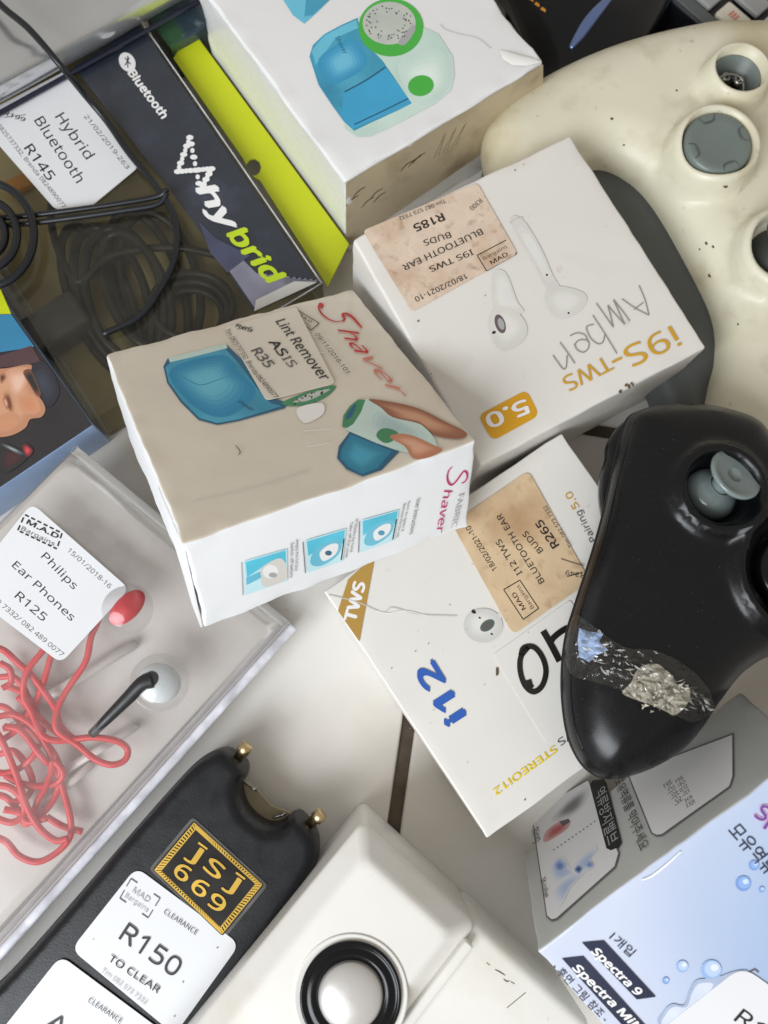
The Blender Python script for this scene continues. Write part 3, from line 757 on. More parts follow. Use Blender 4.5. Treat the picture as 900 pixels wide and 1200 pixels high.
# ------------------------------------------------------------------ breast pump part box (lower right), leaning
A0 = ray(630, 1113); D = ray(540, 500).normalized()      # D runs down the short side
E1 = None
def dirpix(a, b, perp):                                  # direction at pixel a towards pixel b, square to perp
    ra, rb = ray(*a), ray(*b); n = ra.cross(rb); return (n.cross(perp)).normalized()
E1 = dirpix((630, 1113), (900, 913), D)
if E1.x < 0: E1 = -E1
E2 = E1.cross(D) * -1
if E2.y > 0: E2 = -E2
E2.normalize()
L1, L2, L3 = 10.2, 9.0, 5.6
def lowest(tt): 
    K = CAM + A0 * tt
    return min((K + E1 * a + E2 * b_ + D * c).z for a in (0, L1) for b_ in (0, L2) for c in (0, L3))
lo, hi = 5.0, 40.0
for _ in range(60):
    mdl = (lo + hi) / 2
    if lowest(mdl) > 0.03: lo = mdl
    else: hi = mdl
K = CAM + A0 * lo
print('pump box corner', K, 'E1', E1, 'E2', E2, 'D', D)
t = thing('breast_pump_box', 'light blue printed box with grey side and bubble picture leaning in the lower right corner', 'box', K + E1 * L1 / 2 + E2 * L2 / 2 + D * L3, E1, E2 * -1)
blue_face = Plane(K, E1, -E2); side = Plane(K + D * L3, E1 * -1, -D)
def blue_print():
    m = mat('blue_bubble_print', (168, 192, 226), 0.3, var=0.05, vs=0.3, coat=0.35)
    nt = m.node_tree; n = nt.nodes; b = n['Principled BSDF']
    tc = n.new('ShaderNodeTexCoord'); w_ = n.new('ShaderNodeTexWave'); w_.wave_type = 'RINGS'; w_.rings_direction = 'Z'
    w_.inputs['Scale'].default_value = 8; w_.inputs['Distortion'].default_value = 1.2; w_.inputs['Detail'].default_value = 2
    mp = n.new('ShaderNodeMapping'); mp.inputs['Location'].default_value = (-0.03, -0.012, 0)
    nt.links.new(tc.outputs['Object'], mp.inputs['Vector']); nt.links.new(mp.outputs[0], w_.inputs['Vector'])
    gr = n.new('ShaderNodeTexGradient'); gr.gradient_type = 'SPHERICAL'
    mp2 = n.new('ShaderNodeMapping'); mp2.inputs['Location'].default_value = (-0.55, 0.1, -1.0); mp2.inputs['Scale'].default_value = (14, 14, 14)
    mp2.vector_type = 'POINT'
    mp2.inputs['Location'].default_value = (-14 * 0.028, 14 * 0.008, 0); mp2.inputs['Scale'].default_value = (14, 14, 0)
    nt.links.new(tc.outputs['Object'], mp2.inputs['Vector']); nt.links.new(mp2.outputs[0], gr.inputs['Vector'])
    a = n.new('ShaderNodeMix'); a.data_type = 'RGBA'; a.inputs[6].default_value = lin((200, 207, 226)); a.inputs[7].default_value = lin((132, 168, 210))
    nt.links.new(gr.outputs['Fac'], a.inputs[0])
    c = n.new('ShaderNodeMix'); c.data_type = 'RGBA'; c.inputs[7].default_value = lin((206, 218, 238))
    mm = n.new('ShaderNodeMath'); mm.operation = 'MULTIPLY'; mm.inputs[1].default_value = 0.14
    nt.links.new(w_.outputs['Fac'], mm.inputs[0]); nt.links.new(mm.outputs[0], c.inputs[0]); nt.links.new(a.outputs[2], c.inputs[6])
    nt.links.new(c.outputs[2], b.inputs['Base Color'])
    return m
bp_ = blue_print()
b = MB(); b.rbox(K + D * L3 + E2 * L2, E1, -E2, -D, (L1, L2, L3), 0.08, silver_card, top=bp_, amp=0.012, seed=21, wear=0.05, nseg=30)
g = zc(600, 900, 3); g2 = zc(740, 930, 4.44)
b.pp(side, g((70, 172), (130, 120), (270, 40), (300, 100), (380, 300), (366, 352), (160, 535), (140, 540), (122, 525)), soft_ink)
b.pp(side, g((74, 176), (132, 124), (268, 46), (296, 104), (375, 302), (362, 348), (158, 530), (142, 534), (126, 522)), panel_grey)
b.pp(side, g((405, 20), (780, -120), (782, 30), (770, 70), (530, 240), (508, 242), (490, 232)), soft_ink)
b.pp(side, g((411, 22), (776, -114), (777, 30), (766, 66), (528, 235), (510, 237), (495, 229)), panel_grey)
b.pp(side, g((275, 62), (285, 45), (325, 40), (335, 55), (388, 265), (375, 282), (350, 292), (334, 285)), dark_cavity)
b.text(side, '역류방지밸브', g((310, 75))[0], g((358, 265))[0], pale_ink, cap=7)
b.text(side, '모유역류를 막아주세요', g((375, 40))[0], g((468, 285))[0], ink, cap=6)
b.text(side, '분리하여', g((545, 50))[0], g((590, 125))[0], soft_ink, cap=5); b.text(side, '분유입자 호환', g((588, 35))[0], g((634, 135))[0], soft_ink, cap=5)
b.soft(side, g((112, 250), (130, 215), (190, 180), (207, 195), (190, 222), (125, 262)), (206, 160, 160), (180, 74, 76), n=6)
b.pp(side, g((165, 185), (195, 172), (208, 192), (180, 208)), soft_ink)
b.soft(side, g((140, 185), (200, 110), (270, 70), (260, 130), (200, 180)), (216, 216, 220), (112, 112, 116), n=7)
for i in range(12): b.ell(side, g((150 + i * 13, 290 - i * 9))[0], 0.9, 0.9, soft_ink, n=8)
vb = mat('print_valve_blue', (120, 150, 204), 0.35, var=0.2, vs=1.5); vw = mat('print_valve_pale', (206, 216, 232), 0.35)
for bl_ in (((130, 345), (180, 315), (205, 350), (230, 375), (180, 405), (145, 400)), ((215, 345), (290, 280), (302, 292), (278, 320), (290, 350), (230, 380)), ((140, 440), (200, 380), (260, 365), (215, 415), (170, 490))):
    b.soft(side, g(*bl_), (222, 224, 230), (176, 194, 226), n=6)
b.soft(side, g((150, 340), (172, 322), (196, 345), (180, 370), (156, 365)), (184, 200, 228), (104, 132, 190), n=6); b.soft(side, g((222, 362), (235, 345), (252, 355), (240, 375)), (150, 174, 216), (44, 66, 124), n=5); b.soft(side, g((262, 345), (275, 330), (290, 345), (275, 355)), (160, 184, 222), (110, 140, 196), n=4)
b.text(side, 'Ring', g((85, 215))[0], g((100, 255))[0], soft_ink, cap=6); b.text(side, 'M-valve', g((115, 390))[0], g((128, 455))[0], soft_ink, cap=6)
# the blue face
for cpt, r in (((812, 404), 9), ((850, 340), 6), ((877, 425), 3.5), ((598, 695), 7), ((540, 745), 4), ((700, 708), 12)):
    c0 = g(cpt)[0]; pale = r in (12, 7)
    b.ell(blue_face, c0, r, r, mat('bubble_edge', (120, 154, 214) if not pale else (150, 180, 224), 0.3, coat=0.4))
    b.ell(blue_face, (c0[0] + r * 0.12, c0[1] - r * 0.1), r * 0.78, r * 0.76, mat('bubble_mid', (142, 176, 228) if not pale else (184, 204, 236), 0.3, coat=0.4))
    b.ell(blue_face, (c0[0] + r * 0.3, c0[1] - r * 0.25), r * 0.38, r * 0.34, mat('bubble_glint', (206, 220, 244) if not pale else (222, 230, 246), 0.3, coat=0.4))
spl = mat('print_splash', (206, 214, 230), 0.35, var=0.08, vs=1.2); spl2 = mat('print_splash_grey', (164, 178, 202), 0.35, var=0.1, vs=1.2)
b.pp(blue_face, g2((150, 1200), (165, 1130), (210, 1090), (270, 1095), (300, 1020), (340, 965), (430, 955), (560, 915), (600, 950), (420, 1200)), spl2, curve=True)
b.pp(blue_face, g2((160, 1200), (180, 1140), (220, 1105), (285, 1105), (315, 1030), (350, 985), (420, 985), (400, 1030), (340, 1090), (300, 1200)), spl, curve=True)
b.text(blue_face, '1개입', g((350, 586))[0], g((424, 652))[0], navy_ink, cap=10)
b.pp(blue_face, g((245, 611), (322, 604), (505, 802), (438, 811)), navy_ink)
b.text(blue_face, 'Spectra 9', g((290, 632))[0], g((452, 788))[0], white_ink, cap=12, bold=0.025, shear=0.15)
b.pp(blue_face, g((175, 667), (250, 659), (520, 960), (440, 960)), navy_ink)
b.text(blue_face, 'Spectra MiNi S', g((224, 690))[0], g((500, 960))[0], white_ink, cap=12, bold=0.025, shear=0.15)
b.text(blue_face, '- 후면 그림 참조 -', g((150, 690))[0], g((332, 884))[0], navy_ink, cap=9)
b.text(blue_face, '모유역류방지', g((775, 205))[0], g((985, 440))[0], navy_ink, cap=16)
b.text(blue_face, 'Spectra', g((870, 140))[0], g((1120, 290))[0], mat('print_pink', (232, 160, 196), 0.4), cap=24, bold=0.06)
b.text(blue_face, 'Spectra', g((870, 140))[0], g((1120, 290))[0], mat('print_violet', (92, 76, 150), 0.4), cap=24, bold=0.015)
b.stroke(blue_face, g((455, 392), (490, 378), (540, 340), (592, 292)), 0.07, white_ink, taper=True)  # highlight along the carton edge, painted as a white streak
b.build('carton', t)
s = MB(); st = [(869, 1131), (985, 1212), (905, 1335), (765, 1212)]
s.sticker(blue_face, st, label_white, 0.5, 0.03, 0.055)
mad(s, blue_face, [(884, 1135), (905, 1152), (889, 1180), (852, 1152)], soft_ink, w=0.04, full=False, tm=pale_ink)
s.text(blue_face, 'R150', (866, 1185), (932, 1232), ink, cap=24, h=0.06)
s.build('price_sticker', t)

# ------------------------------------------------------------------ white game controller
def well(c, ro, ri, rise, depth, floor=None, w=0.35):
    c = np.array([c.x, c.y])
    def f(q, z):
        r = np.linalg.norm(q - c, axis=1)
        z = z + rise * sstep((ro + w - r) / w)
        return z - depth * sstep((ri + 0.06 - r) / 0.12)
    return f
dp = P(843, 166, 5.5); ho = P(869, 80, 5.5); sk = P(926, 288, 5.4)
wf = [well(dp, 1.62, 1.42, 1.15, 0.75), well(ho, 1.18, 1.02, 1.1, 2.2), well(sk, 1.7, 1.45, 1.0, 1.0)]
def hump(px, z, r, a):
    c = P(*px, z); c = np.array([c.x, c.y])
    return lambda q, zz_: zz_ + a * np.exp(-np.sum((q - c) ** 2, axis=1) / r ** 2)
wol = [(565, 180), (572, 152), (600, 124), (650, 92), (720, 63), (800, 43), (850, 38), (940, 48), (1030, 120), (1070, 260), (1050, 420), (1000, 520), (930, 580), (870, 585), (838, 550), (822, 505), (828, 460), (837, 420), (832, 375), (800, 308), (765, 248), (735, 216), (700, 202), (660, 215), (620, 245), (585, 235)]
wc = Pillow(wol, 2.7, 1.75, 2.0, 2.4, 2.0, wf, sp=0.27, pw=2.2)
t = thing('game_controller', 'dirty cream white game controller with grey direction pad and one missing thumbstick', 'controller', P(860, 250, 0), group='game controllers')
b = MB(); wc.mesh(b, cream_plastic, ringpts((dp.x, dp.y), (1.3, 1.36, 1.42, 1.48, 1.55, 1.62, 1.72, 1.82, 1.92, 2.0)) + ringpts((ho.x, ho.y), (0.9, 0.96, 1.02, 1.08, 1.18, 1.28, 1.38, 1.48, 1.56)) + ringpts((sk.x, sk.y), (1.33, 1.39, 1.45, 1.51, 1.6, 1.7, 1.8, 1.95, 2.05)))
pw_ = Plane((0, 0, 0), (1, 0, 0), (0, 1, 0))
body = b.build('body', t)
b = MB()
for (x, y, r_) in ((793, 106, 0.05), (717, 139, 0.07), (731, 170, 0.05), (828, 285, 0.08), (836, 289, 0.07), (832, 323, 0.09), (820, 292, 0.05), (865, 380, 0.05), (850, 218, 0.1)):
    p = wc.drape(x, y, 0.005)
    b.lathe(p, (0, 0, 1), [(r_, 0), (r_ * 0.7, 0.012)], grime, n=8); b.build('dirt_mark', t); b = MB()
# grey lower panel between the grips
gp = Pillow([(690, 190), (728, 206), (768, 240), (808, 305), (842, 370), (846, 420), (838, 470), (824, 520), (800, 525), (775, 495), (745, 430), (700, 350), (650, 290), (655, 210)], 1.6, 1.25, 1.4, 1.5, 1.2, sp=0.35)
b = MB(); gp.mesh(b, slate_plastic); b.build('lower_panel', t)
b = MB()
b.lathe((dp.x, dp.y, wc.top([(dp.x, dp.y)])[0] - 0.02), (0, 0, 1), [(1.36, 0), (1.36, 0.5), (1.3, 0.62), (1.18, 0.66), (0.9, 0.6), (0.5, 0.55), (0.01, 0.54)], dpad_grey, caps=(True, False))
zp = wc.top([(dp.x, dp.y)])[0] + 0.62
pd = b.build('direction_pad', t)
b = MB()
for a in (20, 110, 200, 290):
    r_ = math.radians(a); c = Vector((dp.x + 1.0 * math.cos(r_), dp.y + 1.0 * math.sin(r_), zp - 0.02)); tdir = Vector((-math.sin(r_), math.cos(r_), 0)); n_ = Vector((math.cos(r_), math.sin(r_), 0))
    b.tube([c - tdir * 0.34 + n_ * 0.2, c - tdir * 0.2 - n_ * 0.02, c + tdir * 0.2 - n_ * 0.02, c + tdir * 0.34 + n_ * 0.2], 0.045, slate_plastic, n=8)
sub(b.build('pad_ridges', t), pd)
# the empty thumbstick socket
b = MB(); zb = wc.top([(ho.x, ho.y)])[0] + 0.02
b.lathe((ho.x, ho.y, zb), (0, 0, 1), [(0.98, 0.0), (0.99, 1.7), (0.97, 1.7), (0.95, 0.05), (0.01, 0.04)], dpad_grey, caps=(True, False))
b.rbox((ho.x - 0.55, ho.y - 0.5, zb + 0.03), (1, 0.2, 0), (-0.2, 1, 0), zz, (0.9, 0.8, 1.0), 0.08, dark_cavity, nseg=4)
for dx, dy, r_ in ((-0.3, 0.25, 0.2), (0.25, 0.1, 0.22), (-0.6, 0.0, 0.16)):
    b.lathe((ho.x + dx, ho.y + dy, zb + 1.0), (0.1, 0, 1), [(r_, 0), (r_, 0.4), (r_ * 0.55, 0.4), (r_ * 0.5, 0.1), (0.01, 0.1)], steel, n=20, caps=(True, False))
b.tube([(ho.x - 0.8, ho.y + 0.1, zb + 1.25), (ho.x - 0.2, ho.y + 0.3, zb + 1.40), (ho.x + 0.4, ho.y + 0.1, zb + 1.35), (ho.x + 0.5, ho.y - 0.6, zb + 1.05)], 0.06, steel, n=8)
b.tube([(ho.x - 0.4, ho.y - 0.4, zb + 0.5), (ho.x, ho.y - 0.6, zb + 1.35), (ho.x + 0.2, ho.y - 0.8, zb + 1.05)], 0.07, brass, n=8)
b.build('stick_socket', t)
b = MB(); zb = wc.top([(sk.x, sk.y)])[0]
b.lathe((sk.x, sk.y, zb), (-0.06, 0.1, 1), [(1.3, 0.0), (1.15, 0.35), (0.62, 0.6), (0.5, 1.3), (0.9, 1.55), (1.12, 1.65), (1.15, 1.85), (1.0, 1.95), (0.6, 1.88), (0.01, 1.86)], dark_rubber, caps=(True, False))
b.build('thumbstick', t)

# ------------------------------------------------------------------ black game controller with taped grip
zm = 5.75
bs1 = P(845, 573, 7.6); bs2 = P(940, 668, 7.5)
def ringf(c, r0, w, a, ri, depth):
    c = np.array([c.x, c.y])
    def f(q, z):
        r = np.linalg.norm(q - c, axis=1)
        z = z + a * np.exp(-((r - r0) / w) ** 2)
        return z - depth * sstep((ri + 0.1 - r) / 0.2)
    return f
bol = [(742, 485), (775, 476), (820, 476), (858, 484), (885, 497), (915, 530), (990, 560), (1080, 620), (1120, 720), (1090, 800), (1010, 800), (950, 770), (905, 768), (868, 788), (840, 822), (820, 852), (795, 880), (755, 903), (715, 912), (690, 903), (673, 880), (663, 848), (659, 800), (663, 750), (676, 705), (694, 650), (708, 600), (720, 545), (730, 505)]
bf = [ringf(bs1, 1.42, 0.26, 0.5, 1.08, 0.7), ringf(bs2, 2.15, 0.26, 0.45, 1.6, 0.5)]
bc = Pillow(bol, zm, 1.65, 2.3, 1.6, 2.0, bf, sp=0.18, pw=2.1)
t = thing('game_controller', 'black game controller with clear tape wrapped round its grip and a translucent thumbstick', 'controller', P(790, 680, 4.0), group='game controllers')
b = MB(); bc.mesh(b, black_plastic, ringpts((bs1.x, bs1.y), (0.85, 0.92, 1.0, 1.08, 1.2, 1.35, 1.5, 1.65, 1.8)) + ringpts((bs2.x, bs2.y), (1.4, 1.48, 1.55, 1.65, 1.85, 2.0, 2.15, 2.3, 2.45)))
body = b.build('body', t)
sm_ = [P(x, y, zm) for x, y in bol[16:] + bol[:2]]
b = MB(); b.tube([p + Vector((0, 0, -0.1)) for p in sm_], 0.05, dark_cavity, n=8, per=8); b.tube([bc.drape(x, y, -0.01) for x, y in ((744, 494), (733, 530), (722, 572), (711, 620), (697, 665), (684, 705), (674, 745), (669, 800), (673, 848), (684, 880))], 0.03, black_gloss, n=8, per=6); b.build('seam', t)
lump = Pillow([(744, 488), (724, 500), (711, 520), (709, 538), (703, 560), (703, 590), (712, 615), (735, 560), (755, 510)], 5.0, 0.7, 0.7, 0.9, 0.7, sp=0.18)
b = MB(); lump.mesh(b, black_gloss); b.build('trigger', t)
# thumbstick
zb = float(bc.top([(bs1.x, bs1.y)])[0])
b = MB(); ax = Vector((0.3, 0.3, 1)).normalized(); o = Vector((bs1.x - 0.02, bs1.y - 0.02, zb - 0.55))
b.lathe(o, ax, [(1.0, 0.2), (0.95, 0.55), (0.72, 0.85), (0.4, 1.0)], clear_grey, caps=(True, False))
b.lathe(o, ax, [(0.36, 0.9), (0.3, 1.25), (0.34, 1.5), (0.8, 1.62), (0.93, 1.68), (0.96, 1.78), (0.9, 1.86), (0.76, 1.8), (0.3, 1.73), (0.25, 1.73), (0.22, 1.66), (0.01, 1.64)], clear_grey, caps=(False, False))
b.build('thumbstick', t)
b = MB(); zb2 = float(bc.top([(bs2.x, bs2.y)])[0])
b.lathe((bs2.x, bs2.y, zb2 - 0.1), (0.05, 0.1, 1), [(1.45, 0.05), (1.3, 0.45), (1.1, 0.5), (0.9, 0.42), (0.01, 0.4)], black_gloss, caps=(True, False))
b.build('round_pad', t)
# tape
def drape_patch(px, mats, lift, amp, sp=4.0, seed=0.0, curve=True, freq=2.2, th=0.0):
    pts = [(p.x, p.y) for p in smooth_path([(x, y, 0) for x, y in px], 4, True)] if curve else px
    n = len(pts); xs = [p[0] for p in pts]; ys = [p[1] for p in pts]
    def inside(x, y):
        c = False
        for i in range(n):
            (x1, y1), (x2, y2) = pts[i - 1], pts[i]
            if (y1 > y) != (y2 > y) and x < x1 + (y - y1) * (x2 - x1) / (y2 - y1): c = not c
        return c
    g = []; y = min(ys)
    while y < max(ys):
        x = min(xs)
        while x < max(xs):
            q = (x + random.uniform(-1, 1) * sp * 0.3, y + random.uniform(-1, 1) * sp * 0.3)
            if inside(*q) and min((q[0] - p[0]) ** 2 + (q[1] - p[1]) ** 2 for p in pts) > (sp * 0.4) ** 2: g.append(q)
            x += sp
        y += sp
    r = delaunay_2d_cdt([Vector(p) for p in pts] + [Vector(p) for p in g], [], [list(range(n))], 1, 1e-4)
    ks = []
    for v in r[0]:
        k = abs(noise.noise(Vector((v.x * freq * 0.04 + seed, v.y * freq * 0.09, seed)))) * 1.6 + 0.5 * abs(noise.noise(Vector((v.x * 0.2, v.y * 0.25, seed + 5))))
        ks.append(k)
    vs = bc.drape_many([(v.x, v.y) for v in r[0]])
    for p, k in zip(vs, ks): p.z += lift + amp * k
    return vs, [tuple(reversed(f)) for f in r[2]]
tp = MB()
vs, fs = drape_patch([(672, 722), (700, 738), (730, 758), (765, 762), (800, 778), (828, 806), (834, 832), (812, 846), (790, 838), (765, 828), (735, 812), (700, 800), (672, 792), (662, 770)], None, 0.03, 0.11, 3.4, 1.3, freq=1.6)
tp.add(vs, fs, tape_clear, False)
tape = tp.build('clear_tape', t)
tp = MB(); vs, fs = drape_patch([(678, 736), (690, 740), (706, 743), (701, 752), (712, 762), (698, 768), (690, 776), (678, 770), (676, 752)], None, 0.05, 0.12, 2.6, 2.1, curve=False)
tp.add(vs, fs, film('blue_film', haze=0.75, gloss=0.05, rough=0.25, hcol=(168, 190, 228), bump=0.4, bs=3), True)
sub(tp.build('blue_scrap', t), tape)
tp = MB(); vs, fs = drape_patch([(728, 812), (738, 800), (744, 786), (758, 778), (772, 780), (786, 792), (796, 806), (806, 806), (806, 820), (790, 838), (780, 834), (762, 826), (744, 820)], None, 0.06, 0.14, 2.6, 6.2, freq=1.6)
tp.add(vs, fs, film('cream_film', haze=0.42, gloss=0.12, rough=0.2, hcol=(222, 214, 194), bump=0.6, bs=3), False)
swirl = film('cream_strand', haze=0.8, gloss=0.12, rough=0.2, hcol=(212, 206, 190), bump=0.4, bs=4)
rs = random.Random(5)
for k in range(34):
    a = rs.uniform(0, 6.28); r_ = rs.uniform(0, 1) ** 0.6; x, y = 768 + 34 * r_ * math.cos(a), 809 + 24 * r_ * math.sin(a); w_ = rs.uniform(2, 7)
    vs = bc.drape_many([(x, y), (x + w_, y + rs.uniform(-3, 4)), (x + rs.uniform(-2, 5), y + w_ * 0.7)])
    for p in vs: p.z += 0.1 + rs.uniform(0, 0.12)
    tp.add(vs, [(0, 2, 1)], swirl)
sub(tp.build('crumpled_tape', t), tape)
tp = MB()
rs = random.Random(21)
glint = film('tape_glint', haze=0.85, gloss=0.3, rough=0.15, hcol=(214, 214, 212), bump=0.4, bs=4)
for k in range(150):                                     # creased tape facets at odd angles; whitish ones have glints put into their colour
    u = rs.random(); x = 668 + 160 * u; y = 736 + 78 * u + rs.uniform(-2, 30) * (1.0 if u < 0.85 else 0.6) + (8 if u < 0.1 else 0)
    if u > 0.3 and y < 752 + 78 * (u - 0.2): y += 8
    a = math.radians(rs.gauss(28, 24)); L = rs.uniform(3, 15) * (0.6 if u < 0.15 else 1); w_ = rs.uniform(0.5, 2.4)
    d_ = (math.cos(a), math.sin(a)); n_ = (-d_[1], d_[0]); lift = rs.uniform(0.06, 0.17)
    q = [(x, y), (x + d_[0] * L * 0.5 + n_[0] * w_, y + d_[1] * L * 0.5 + n_[1] * w_), (x + d_[0] * L, y + d_[1] * L), (x + d_[0] * L * 0.45 - n_[0] * w_ * 0.4, y + d_[1] * L * 0.45 - n_[1] * w_ * 0.4)]
    vs = bc.drape_many(q)
    for p, e in zip(vs, (0, rs.uniform(-0.03, 0.09), 0, rs.uniform(-0.03, 0.05))): p.z += lift + e
    tp.add(vs, [(0, 2, 1), (0, 3, 2)], glint if k % 5 < 2 else tape_clear)
sub(tp.build('tape_creases', t), tape)

# ------------------------------------------------------------------ stun gun with brass prongs (lower left)
gz = 1.35
go = [(228, 895), (245, 882), (263, 875), (278, 882), (289, 892), (291, 904), (286, 916), (287, 930), (293, 944), (304, 955), (317, 962), (330, 961), (340, 954), (350, 950), (361, 958), (371, 972), (375, 990), (370, 1012), (345, 1055), (310, 1105), (270, 1160), (225, 1222), (120, 1360), (40, 1330), (-60, 1250), (-40, 1190), (20, 1130), (80, 1063), (150, 982), (200, 925)]
gun = Pillow(go, gz, 1.25, 0.5, 1.32, 0.5, sp=0.15, pw=2.6)
t = thing('stun_gun', 'black handheld stun gun with gold JSJ 669 plate, brass prongs and white clearance stickers', 'stun gun', P(210, 1090, 0))
b = MB(); gun.mesh(b, black_satin); b.build('body', t)
pl = flat(gz + 1.25)
for (a, c) in (((272, 899), (287, 877)), ((355, 972), (374, 956))):
    p, q = P(*a, gz + 0.5), P(*c, gz + 0.6); dr = (q - p)
    b = MB(); b.lathe(p, dr, [(0.2, 0), (0.2, dr.length * 0.75), (0.26, dr.length * 0.78), (0.26, dr.length * 1.18), (0.2, dr.length * 1.24)], brass, n=24); b.build('prong', t)
for (a, c) in (((284, 914), (299, 925)), ((320, 958), (333, 954))):
    p, q = P(*a, gz + 0.2), P(*c, gz + 0.3)
    b = MB(); b.tube([p, p.lerp(q, 0.6), q, q + Vector((0, -0.05, -0.3))], 0.06, steel, n=8); b.build('spark_contact', t)
b = MB(); b.slab([P(x, y, 1.2) for x, y in ((280, 905), (300, 925), (318, 945), (345, 955), (330, 985), (300, 970), (280, 940))], 0.7, 1.2, mat('inner_beige', (150, 138, 112), 0.5)); b.build('inner_plate', t)
b = MB(); bq = [(226, 957), (314, 1037), (262, 1101), (175, 1018)]
b.sticker(pl, bq, film('clear_badge_edge', haze=0.15, gloss=0.2), 0.15, 0.01, 0.04)
cen = Vector((sum(p[0] for p in bq) / 4, sum(p[1] for p in bq) / 4)); inq = [Vector(p).lerp(cen, 0.06) for p in bq]
b.sticker(pl, [tuple(p) for p in inq], mat('badge_black', (14, 13, 14), 0.25, coat=0.5), 0.1, 0.035, 0.05)
bgold = mat('badge_gold', (208, 170, 70), 0.35, metal=0.4)
for sc0, wd in ((0.10, 0.035), (0.2, 0.03)):
    rr = [tuple(Vector(p).lerp(cen, sc0)) for p in bq]
    for i in range(4): b.stroke(pl, [rr[i - 1], rr[i]], wd, bgold, h=0.055, curve=False)
for i in range(4):
    a, c = Vector(bq[i - 1]), Vector(bq[i]); n_ = int((a - c).length / 4.2)
    for k in range(n_):
        p = a.lerp(c, (k + 0.3) / n_); q = a.lerp(c, (k + 0.75) / n_)
        b.stroke(pl, [tuple(p.lerp(cen, 0.105)), tuple(q.lerp(cen, 0.195))], 0.06, bgold, h=0.055, curve=False)
def serif(s, a, c, cap):
    b.text(pl, s, a, c, bgold, cap=cap, h=0.056, bold=0.012)
    if s == 'J':
        A, C = Vector(a), Vector(c); dv = (C - A).normalized(); up = Vector((dv.y, -dv.x))
        m_ = A.lerp(C, 0.72) + up * cap * 0.46
        b.stroke(pl, [tuple(m_ - dv * 7), tuple(m_ + dv * 6)], 0.07, bgold, h=0.056, curve=False)
serif('J', (225, 993), (236, 1001), 21); serif('S', (245, 1008), (262, 1022), 21); serif('J', (269, 1028), (280, 1036), 21)
serif('6', (209, 1014), (223, 1025), 21); serif('6', (229, 1032), (244, 1043), 21); serif('9', (249, 1049), (264, 1061), 21)
b.build('name_plate', t)
def clearance(quad, shift, big):
    s = MB(); sh = lambda p: (p[0] + shift[0], p[1] + shift[1])
    s.sticker(pl, [sh(p) for p in quad], label_white, 0.4, 0.015 + (0.03 if shift[0] else 0), 0.045 + (0.03 if shift[0] else 0)); h = 0.05 + (0.03 if shift[0] else 0)
    a = lambda p: sh(p)
    s.text(pl, big, a((147, 1087)), a((212, 1133)), ink, cap=26, h=h) if big == 'R150' else s.text(pl, big, a((147, 1087)), a((220, 1138)), ink, cap=26, h=h)
    s.text(pl, 'TO CLEAR', a((130, 1120)), a((188, 1159)), ink, cap=9.5, h=h, bold=0.006)
    s.text(pl, 'CLEARANCE', a((194, 1066)), a((232, 1092)), ink, cap=7, h=h)
    s.text(pl, 'Tim 082 573 7332', a((121, 1135)), a((173, 1174)), pale_ink, cap=6.5, h=h)
    k0 = pl.k
    mad(s, pl, [a((154, 1029)), a((188, 1052)), a((174, 1075)), a((141, 1052))], soft_ink, w=0.04, full=False, tm=pale_ink)
    specks(s, pl, [a((215, 1150)), a((205, 1190)), a((255, 1110)), a((110, 1100))], pencil, 1.2)
    return s.build('price_sticker', t)
clearance([(160, 1016), (281, 1106), (205, 1212), (84, 1112)], (0, 0), 'R150')
clearance([(160, 1016), (281, 1106), (205, 1212), (84, 1112)], (-88, 103), 'AS IS')

# ------------------------------------------------------------------ white desk speaker
Z = 5.2
K, U, V, w, _ = frame((425, 966), (556, 1085), (235, 1200), Z)
N = zz; Vs = -V
t = thing('desk_speaker', 'white plastic desk speaker lying on its back with round silver driver', 'speaker', K + U * 4 + V * 6 - zz * Z, U)
b = MB(); Lv = 17.0
def rloop(ins, z, r=0.32, n=8):
    W_, out = w + 0.25, []
    for (cx, cy, a0_) in ((W_ - ins - r, ins + r, -90), (W_ - ins - r, Lv - ins - r, 0), (ins + r, Lv - ins - r, 90), (ins + r, ins + r, 180)):
        for k in range(n + 1):
            a = math.radians(a0_ + 90 * k / n); out.append(K + U * (cx + r * math.cos(a)) + V * (cy + r * math.sin(a)) + zz * (z - Z))
    return out
lv = [(0, 0.02), (0, Z - 1.0), (0, Z - 0.8), (0.02, Z - 0.72), (0.07, Z - 0.65), (0.2, Z - 0.55), (0.58, Z - 0.16), (0.7, Z - 0.06), (0.8, Z - 0.015), (0.92, Z)]
lp_ = [rloop(*q) for q in lv]; n0_ = len(lp_[0]); flip = U.cross(V).z < 0
qf = [(i * n0_ + k, i * n0_ + (k + 1) % n0_, (i + 1) * n0_ + (k + 1) % n0_, (i + 1) * n0_ + k) for i in range(len(lp_) - 1) for k in range(n0_)] + [tuple((len(lp_) - 1) * n0_ + k for k in range(n0_))]
b.add([p for l_ in lp_ for p in l_], [tuple(reversed(f)) for f in qf] if flip else qf, off_white, True)
cab = b.build('front_cabinet', t)
b = MB(); b.rbox(K + U * (w + 0.1) + V * (Lv) - zz * (Z - 0.02), U, Vs, zz, (5.2, Lv + 0.1, Z - 0.75), 0.4, off_white, nseg=20)
rt_ = flat(Z - 0.73)
for k_ in (((580, 1136), (586, 1139), (592, 1143)), ((598, 1150), (603, 1153)), ((590, 1147), (594, 1150), (597, 1149)), ((594, 1181), (616, 1163)), ((570, 1128), (574, 1131))):
    b.stroke(rt_, k_, 0.04, grime, h=0.008, taper=True)
b.build('rear_housing', t)
b = MB(); b.rbox(K + U * (w + 0.16) + V * Lv - zz * (Z - 0.5), U, Vs, zz, (0.34, Lv - 0.55, Z - 0.55 - 0.25), 0.1, off_white, nseg=12); b.build('joint_strip', t)
